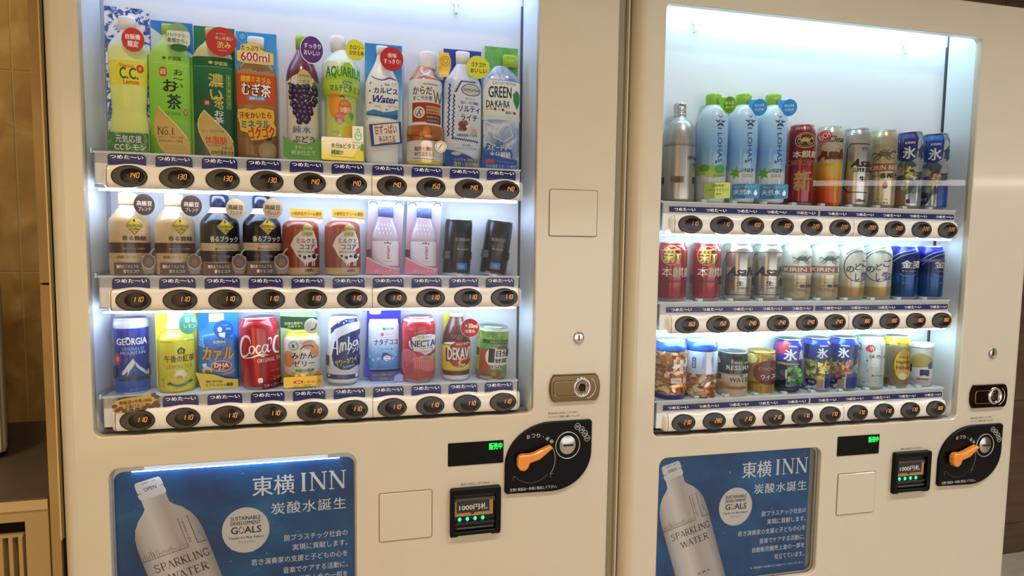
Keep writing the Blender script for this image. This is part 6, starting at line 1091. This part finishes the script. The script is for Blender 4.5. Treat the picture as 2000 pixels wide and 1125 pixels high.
def m3(dx):
    def f(b):
        X = lambda v: v + dx; horse(b, X(1390), 590, 1.05, '#4a5550'); b.rc(X(1240), 655, X(1640), 715, '#9a5a4c', 2); b.t('KIRIN BEER', X(1252), 668, X(1600), 705, '#e4dcd0', .05); b.rc(X(1240), 718, X(1640), 735, '#cfc8ba', 0); b.t('一番搾り', X(1330), 820, X(1500), 850, '#26201a', .06); b.t('生ビール', X(1350), 797, X(1430), 812, '#4a443a', .03); b.t('FIRST PRESS', X(1290), 855, X(1430), 885, '#8a7a5a', .02, rot=-5); b.o(X(1395), 570, 90, 75, 3, '#a9a48e', a0=200, a1=340)
    return f
CRM = Mgrad([(0, '#b3a27a'), (.4, '#b9ab88'), (.42, '#cfcbbd'), (1, '#d6d8cf')], lo=0, hi=.118, rough=.25, metal=.35)
mid(.2810, (1225, 1460, 462, 966), 'cream beer can with red band, nearer the silver cans', CRM, m3(0))
mid(.3505, (1460, 1690, 464, 966), 'cream beer can with red band, nearer the round emblem cans', CRM, m3(232))
def m4(dx):
    def f(b):
        X = lambda v: v + dx; b.o(X(1905), 655 - 0, 118, 140, 8, '#3a2c30'); b.e(X(1905), 655, 112, 133, M('#c9c4b4', .3, .3)); b.t('の', X(1805), 652, X(1872), 712, '#2a2f66', .07); b.t('ど', X(1875), 628, X(1925), 690, '#2a2f66', .07); b.t('ご', X(1930), 590, X(1990), 660, '#2a2f66', .07); b.t('し', X(1880), 720, X(1915), 790, '#2a2f66', .07); b.t('生', X(1925), 705, X(1990), 775, '#4a3a8a', .08); b.l([(X(1800), 545), (X(1860), 500), (X(1960), 478)], 8, '#6a6a64'); horse(b, X(1905), 515, .55, '#6a6a64')
    return f
NOD = Mgrad([(0, '#a3812c'), (.22, '#ad8c34'), (.27, '#c6c2ac'), (1, '#cfd3ce')], lo=0, hi=.118, rough=.25, metal=.4)
mid(.4185, (1705, 1960, 466, 966), 'pale gold beer can with round emblem, nearer the cream cans', NOD, m4(0))
mid(.4890, (1975, 2215, 466, 966), 'pale gold beer can with round emblem, nearer the blue cans', NOD, m4(215))
def m5(dx):
    def f(b):
        X = lambda v: v + dx; b.t('金麦', X(2345), 598, X(2510), 672, '#d8d4c0', .05); b.l([(X(2250), 590), (X(2330), 530), (X(2440), 500)], [3, 7, 3], '#9aa2c4'); b.l([(X(2250), 640), (X(2340), 560), (X(2460), 520)], [2, 5, 2], '#c9b87a'); b.band(585, 612, '#46506e') if dx > 200 else None; b.t('THE BEER', X(2350), 690, X(2460), 704, '#a9a88e', .02); b.o(X(2400), 720, 60, 26, 4, '#8a9ac0', a0=0, a1=180); b.t('生 350ml', X(2360), 800, X(2440), 815, '#8aa0c8', .0)
    return f
BLU = Mgrad([(0, '#1f4a86'), (.4, '#24508c'), (.55, '#1a2352'), (.85, '#1c2358'), (.92, '#2a2ea8'), (1, '#3a3ec8')], lo=0, hi=.118, rough=.22, metal=.4)
mid(.5615, (2235, 2480, 468, 966), 'dark blue beer can with gold characters, second from the right end', BLU, m5(0))
mid(.6315, (2470, 2715, 470, 966), 'dark blue beer can at the right end of the middle shelf', BLU, m5(295))

# ---- right machine, bottom shelf
NUT = Mnoise([(.2, '#6f3f24'), (.4, '#b98452'), (.55, '#d8ae7a'), (.7, '#e8cfa4'), (.85, '#9a5c34')], 75, .3, 2, kind='cells', name='mixed_nuts_print')
def nutart(b, x0, x1, y0, y1, seed, cols, n=95):
    rnd = random.Random(seed)
    for _ in range(n):
        X, Y = rnd.uniform(x0, x1), rnd.uniform(y0, y1); a = rnd.uniform(0, 3.14); L = rnd.uniform(20, 38); w_ = L * rnd.uniform(.35, .6); c = rnd.choice(cols); P = []
        for i in range(10): t = 2 * PI * i / 10; px, py = L * math.cos(t), w_ * math.sin(t); P.append((X + px * math.cos(a) - py * math.sin(a), Y + px * math.sin(a) + py * math.cos(a)))
        b.p(P, c)
def b1():
    s = Prod('nut_jar', 'jar full of brown rice crackers and nuts with blue lid and base', 'jar', G23, 2, 3, -.0125, (60, 305, 300, 795), .0335, .1215)
    b = s.lathe('jar', [(792, 108), (785, 117), (745, 120), (402, 120), (392, 114)], Mgrad([(0, '#24409c'), (.09, '#24409c'), (.1, '#b98450'), (1, '#c89a68')], lo=0, hi=.1, coat=.6), xc=183, sm=1)
    nutart(b, 40, 330, 408, 738, 4, ['#b9753f', '#c98a52', '#d8a46a', '#a86434', '#e6c894', '#8a4c28', '#efd9a8'], 150)
    s.lathe('lid', [(396, 118), (390, 121), (350, 120), (345, 114), (325, 112), (322, 104)], M('#2a6ad8', .3, coat=.4), xc=183, sm=1); s.lathe('lid_top', [(326, 106), (312, 105), (308, 100)], '#e4e8ea', xc=183, sm=1)
    b.t('柿の種ピー', 208, 450, 232, 575, '#dfe6f4', .06, v=True, lead=.85); b.t('亀田の柿', 248, 455, 276, 580, '#dfe6f4', .06, v=True, lead=.85); b.rc(195, 610, 265, 655, '#b9b2aa', 6); b.t('100g', 205, 622, 255, 642, '#7a736a', .02); s.done()
def b2():
    s = Prod('nut_jar', 'jar of mixed nuts with a tall pale blue label', 'jar', G23, 2, 3, .0590, (305, 550, 320, 790), .0335, .1190)
    b = s.lathe('jar', [(788, 105), (778, 114), (740, 118), (412, 118), (402, 112)], M('#b9845a', .3, coat=.6), xc=428, sm=1)
    nutart(b, 285, 580, 590, 772, 9, ['#e6cfae', '#c99a6e', '#efe0c6', '#a85c44', '#8a4a34', '#f2e6cf', '#d8b48a'], 95)
    b.band(408, 592, '#c4d0e6'); b.t('国産の', 362, 462, 372, 462, '#fff') if False else None; b.rc(370, 455, 398, 545, '#2a5ab4', 2); b.t('大阪屋', 376, 462, 392, 538, '#e9eef6', .03, v=True); b.t('ミックスナッツ', 440, 452, 456, 545, '#5a7ab8', .02, v=True, lead=.8); b.t('素焼き', 500, 450, 516, 530, '#8a9ab8', .02, v=True, lead=.8)
    s.lathe('lid', [(408, 116), (400, 121), (352, 120), (348, 114), (338, 112), (334, 104)], M('#2a6ae0', .3, coat=.4), xc=428, sm=1); s.lathe('lid_top', [(338, 108), (324, 106), (320, 100)], '#eef2f4', xc=428, sm=1); s.done()
def b3():
    s = Prod('whisky_water_can', 'short black and beige whisky and water can', 'can', G23, 2, 3, .1345, (555, 798, 430, 790), .0320, .0905)
    b = s.can(M('#17191c', .25, coat=.5), neck=False); b.band(605, 790, '#cdbda2'); b.rc(560, 600, 800, 612, '#9a8a6a'); b.rc(555, 700, 800, 735, '#b99066', 0)
    b.t('SPECIAL', 695, 498, 815, 516, '#cfcabd', .04); b.t('RESERVE', 636, 530, 850, 568, '#dcd8cc', .03); b.t('WATER', 662, 632, 830, 668, '#2a2622', .03); b.t('&', 735, 608, 765, 622, '#2a2622', .03); b.p([(556, 470), (568, 460), (580, 480), (592, 510), (586, 520), (560, 520)], '#cfcabd'); b.rc(570, 612, 600, 655, '#5a3a34', 0); b.e(610, 705, 26, 28, '#b08a62'); b.t('水割り', 668, 478, 690, 520, '#cfcabd', .02, v=True); b.rc(650, 712, 790, 722, '#7a4a3c'); s.done()
def b4():
    s = Prod('chocolate_drink_can', 'short gold can with a dark red round emblem', 'can', G23, 2, 3, .2040, (792, 1005, 412, 770), .0300, .0905)
    b = s.can(M('#b99a48', .24, .6, coat=.4), neck=False, gold=True); b.e(830, 470, 44, 42, '#e0d080'); b.e(960, 580, 112, 104, '#6b1e1e'); b.t('CHOCO', 882, 535, 1040, 562, '#b98a5a', .03); b.t('ウィスキー', 905, 590, 1080, 632, '#f0e8d8', .04, rot=4); b.l([(800, 660), (880, 672), (1005, 660)], 5, '#5a3a1c'); b.t('SINCE', 940, 455, 990, 480, '#7a5a2c', .02)
    for k in range(6): b.l([(810 + 34 * k, 690), (812 + 34 * k, 755)], 5, '#a08038', 1)
    s.done()
def b5():
    s = Prod('sour_can', 'blue and green grape sour can beside the gold can', 'can', G23, 2, 3, .2715, (1008, 1225, 325, 755), .0290, .1150)
    b = s.can(M('#1c2a5c', .22, .4, coat=.5)); DM = Mnoise([(.3, '#1a2a44'), (.45, '#3a5a7c'), (.55, '#27406a'), (.7, '#7a94ac')], 60, .18, 2, kind='cells', name='diamond_cut_blue', metal=.6)
    b.band(500, 700, DM); b.band(335, 490, '#2430a0'); b.p([(1020, 360), (1080, 340), (1140, 350), (1090, 440), (1020, 440)], '#c8303a'); b.t('氷', 1085, 395, 1185, 490, '#eef2f6', .06); b.t('KIRIN', 1120, 365, 1180, 380, '#dfe4ea', .05); b.t('結', 1195, 400, 1260, 480, '#dfe4ea', .04); b.rc(1040, 508, 1200, 522, '#b99a5a')
    rnd = random.Random(2)
    for _ in range(34): b.e(1170 + rnd.uniform(-52, 52), 590 + rnd.uniform(-75, 75), 15, 15, M(rnd.choice(['#5aa03c', '#7cc04a', '#3f8a34', '#a6d86a', '#2f6a2c']), .25), 10)
    b.e(1110, 600, 8, 40, '#b8d8a0'); b.rc(1040, 695, 1200, 745, '#1c2048', 10); b.e(1130, 690, 22, 9, '#8a94b4'); b.t('シャインマスカット', 1045, 715, 1160, 732, '#a9b0c8', .01); s.done()
def bh(x, S, label, cols, seed, dx):
    s = Prod('sour_can', label, 'can', G23, 2, 3, x, S, .0285, .1155); b = s.can(M('#1f2f6a', .22, .5, coat=.5)); X = lambda v: v + dx
    DM = Mnoise([(.3, '#4a5c6c'), (.45, '#c2ccd4'), (.55, '#7f8a96'), (.7, '#dfe4e6')], 60, .18, 2, kind='cells', name='diamond_cut_silver', metal=.7); b.band(440, 700, DM)
    b.band(265, 310, '#2438b8'); b.p([(X(150), 310), (X(245), 310), (X(248), 430), (X(210), 470), (X(150), 460), (X(80), 430), (X(90), 310)], '#1c2c6c'); b.t('氷', X(152), 335, X(238), 425, '#f0f4f8', .06); b.t('KIRIN', X(172), 310, X(235), 324, '#dfe4ea', .05); b.t('結', X(262), 345, X(320), 425, '#2a3a6a', .05)
    rnd = random.Random(seed)
    for _ in range(34):
        fx, fy = X(160) + rnd.uniform(-85, 85), 530 + rnd.uniform(-72, 72); q = rnd.uniform(18, 34); t0 = rnd.uniform(0, 6); b.p([(fx + q * math.cos(t0 + j * 2.09), fy + q * math.sin(t0 + j * 2.09)) for j in range(3)], M(rnd.choice(cols), .25, .3))
    b.e(X(118), 635, 42, 34, '#1f2450'); b.t('無糖', X(92), 622, X(142), 648, '#9aa0b8', .03); b.rc(X(160), 615, X(210), 690, '#a98a74', 2); b.rc(X(225), 560, X(300), 690, '#1c3a8c', 3); s.done()
bh(.3435, (28, 262, 262, 722), 'blue and silver sour can with yellow fruit facets', ['#d8c23a', '#b9a62c', '#e6d86a', '#8a8a2a', '#6a7a2a'], 3, 0)
bh(.4150, (268, 490, 255, 715), 'blue and silver sour can with red and yellow fruit facets', ['#c8504a', '#d8806a', '#5a8a3a', '#c9c24a', '#b03a34'], 8, 185)
def b8():
    s = Prod('cocktail_can', 'pale mint cocktail can with a small red jewel and dots', 'can', G23, 2, 3, .4840, (470, 720, 240, 695), .0300, .1155)
    b = s.can(M('#c3d0cc', .24, .25, coat=.5)); b.p([(560, 330), (585, 302), (615, 298), (642, 318), (640, 345), (605, 368), (568, 352)], '#b8303a'); b.t('W', 598, 312, 635, 350, '#f0d0d0', .04); b.t('ほろよい', 598, 385, 790, 415, '#26302c', .04); b.t('濃いめの', 618, 560, 710, 578, '#4a5450', .03); b.e(512, 315, 20, 22, '#2f5a44'); b.e(512, 315, 13, 14, '#c3d0cc'); b.rc(486, 338, 540, 352, '#4a6a6a'); b.rc(484, 512, 502, 580, '#2a2432', 3)
    for X, Y, r_, c_ in ((582, 440, 7, '#1f2c3a'), (612, 420, 4, '#3a4a4a'), (590, 530, 7, '#a8605a'), (640, 470, 4, '#8a8a6a'), (565, 635, 6, '#2f2a3a'), (600, 628, 4, '#b88a5a'), (625, 500, 4, '#5a8a7a'), (655, 620, 5, '#6a7a6a'), (560, 480, 3, '#6a5a5a'), (660, 540, 4, '#a8605a')): b.e(X, Y, r_, r_, c_, 10)
    for k in range(8): b.l([(486, 372 + 16 * k), (525, 374 + 16 * k)], 3, '#8aa09c', 1)
    s.done()
def b9():
    s = Prod('highball_can', 'brown and yellow highball can with a yellow oval', 'can', G23, 2, 3, .5560, (712, 925, 240, 688), .0282, .1150)
    b = s.can(M('#a39786', .24, .5, coat=.4)); b.band(240, 305, '#d8c438'); b.band(600, 665, '#7a5a40'); b.p([(770, 320), (930, 320), (925, 660), (780, 660)], M('#8f7a64', .3, .4)); b.e(880, 480, 74, 140, '#7a5a10', 30); b.e(880, 480, 68, 133, '#d6b22c', 30); b.e(880, 375, 30, 35, '#b58e20'); b.t('Always', 842, 400, 920, 428, '#7a3a14', .04); b.t('Highball', 826, 440, 945, 475, '#7a3a14', .06); b.t('Hiball', 828, 488, 935, 520, '#7a3a14', .06); b.p([(840, 570), (870, 545), (905, 570), (890, 610), (855, 605)], '#e6dcae'); b.t('角ハイ', 825, 282, 905, 302, '#7a6420', .02); b.rc(716, 500, 738, 560, '#26221f', 2); b.rc(724, 345, 745, 440, '#3a6a9a', 2) if False else None; s.done()
def b10():
    s = Prod('glass_cup_sake', 'short white and gold sake cup at the shelf end', 'cup', G23, 2, 3, .6265, (930, 1112, 292, 680), .0248, .1000)
    b = s.lathe('glass_cup', [(676, 78), (668, 84), (600, 86), (345, 88), (335, 88)], Mgrad([(0, '#c9c6c8'), (.12, '#b9b4b4'), (.25, '#dcdce0'), (.45, '#d6d8dc'), (.9, '#c2c0ba'), (1, '#d8dadb')], lo=0, hi=.088, coat=.6), sm=1)
    s.lathe('lid', [(338, 92), (330, 93), (300, 92), (294, 86)], M('#e6eaec', .25, coat=.4), sm=1)
    b.e(1030, 470, 82, 84, '#b09c5c', 30); b.p([(940, 520), (1120, 500), (1120, 600), (940, 600)], '#dcdfe4'); b.p([(1075, 480), (1095, 455), (1120, 460), (1120, 520), (1080, 520)], '#4a5a8a'); b.t('関', 1022, 528, 1088, 585, '#1f2c66', .09); b.rc(1000, 605, 1085, 622, '#9a4a3c'); b.t('ワンカップ', 1008, 608, 1078, 619, '#e8d8cc', .01); b.rc(935, 490, 965, 560, '#4a3430', 2); b.t('大', 935, 390, 952, 415, '#3a3a44', .05); s.done()
b1(); b2(); b3(); b4(); b5(); b8(); b9(); b10()

# ------------------------------------------------------------------ cabinet and appliance by the left wall
WOODM = M('#b39663', .45, coat=.1, grain=.12); ZC = Z0 - .4
cab = empty('side_cabinet', (-.75, .47, 0), 0, 'cream cabinet with dark top and slatted vent opening, at the left edge', 'cabinet')
inv = lambda o: setattr(o, 'matrix_parent_inverse', Matrix.Translation((.75, -.47, 0)))
def cpart(mb, n): o = mb.build(n, cab); inv(o); return o
cx0, cx1 = -1.25, -.232
t = MB(); vs, fs = plate([(cx0, .0), (cx1, .0), (cx1, ZC - .022), (cx0, ZC - .022)], [[(-1.15, .1), (-.272, .1), (-.272, ZC - .045), (-1.15, ZC - .045)]], .02, .001, WOODM, .198); t.add(vs, fs, WOODM, False); cpart(t, 'front_frame')
t = MB(); t.box(cx0, cx1, .197, .76, ZC - .022, ZC, M('#4b4238', .5, grain=.25), .003); cpart(t, 'countertop'); t = MB(); t.box(cx0, cx1 + .001, .1945, .199, ZC - .022, ZC - .003, M('#c2a672', .4)); cpart(t, 'edge_band')
t = MB(); t.box(cx1 - .012, cx1 - .001, .218, .76, 0, ZC - .022, M('#5c4c34', .6)); t.box(cx0, cx0 + .012, .218, .76, 0, ZC - .022, WOODM); t.box(cx0, cx1, .5, .51, 0, ZC - .03, BLACKM); cpart(t, 'carcass')  # right side and inner board darkened: shade put into their colours
t = MB(); t.box(-1.15, -.281, .208, .218, ZC - .079, ZC - .073, WOODM); cpart(t, 'vent_rail')
for k in range(30): t = MB(); t.box(-.290 - .0165 * k, -.2825 - .0165 * k, .208, .226, .1, ZC - .078, WOODM, .001); cpart(t, 'vent_slat')
ap = empty('appliance', (-.672, .462, ZC), 0, 'pale cream countertop appliance with rounded edge, standing on the cabinet at the left edge', 'appliance')
AR = math.radians(27)
def apart(mb, n):
    o = mb.build(n, ap); o.matrix_parent_inverse = Matrix.Rotation(AR, 4, 'Z') @ Matrix.Translation((.68, -.55, -ZC)); return o
APP = M('#cdbd98', .4, coat=.2)
t = MB(); t.box(-.88, -.468, .45, .66, ZC + .006, ZC + .40, APP, .012); apart(t, 'body'); t = MB(); t.box(-.874, -.476, .432, .452, ZC + .012, ZC + .385, M('#d8caa6', .35, coat=.2), .008); apart(t, 'door')
for a, b_ in ((-.86, .47), (-.5, .47), (-.86, .63), (-.5, .63)): t = MB(); t.box(a, a + .02, b_, b_ + .02, ZC, ZC + .008, BLACKM); apart(t, 'foot')
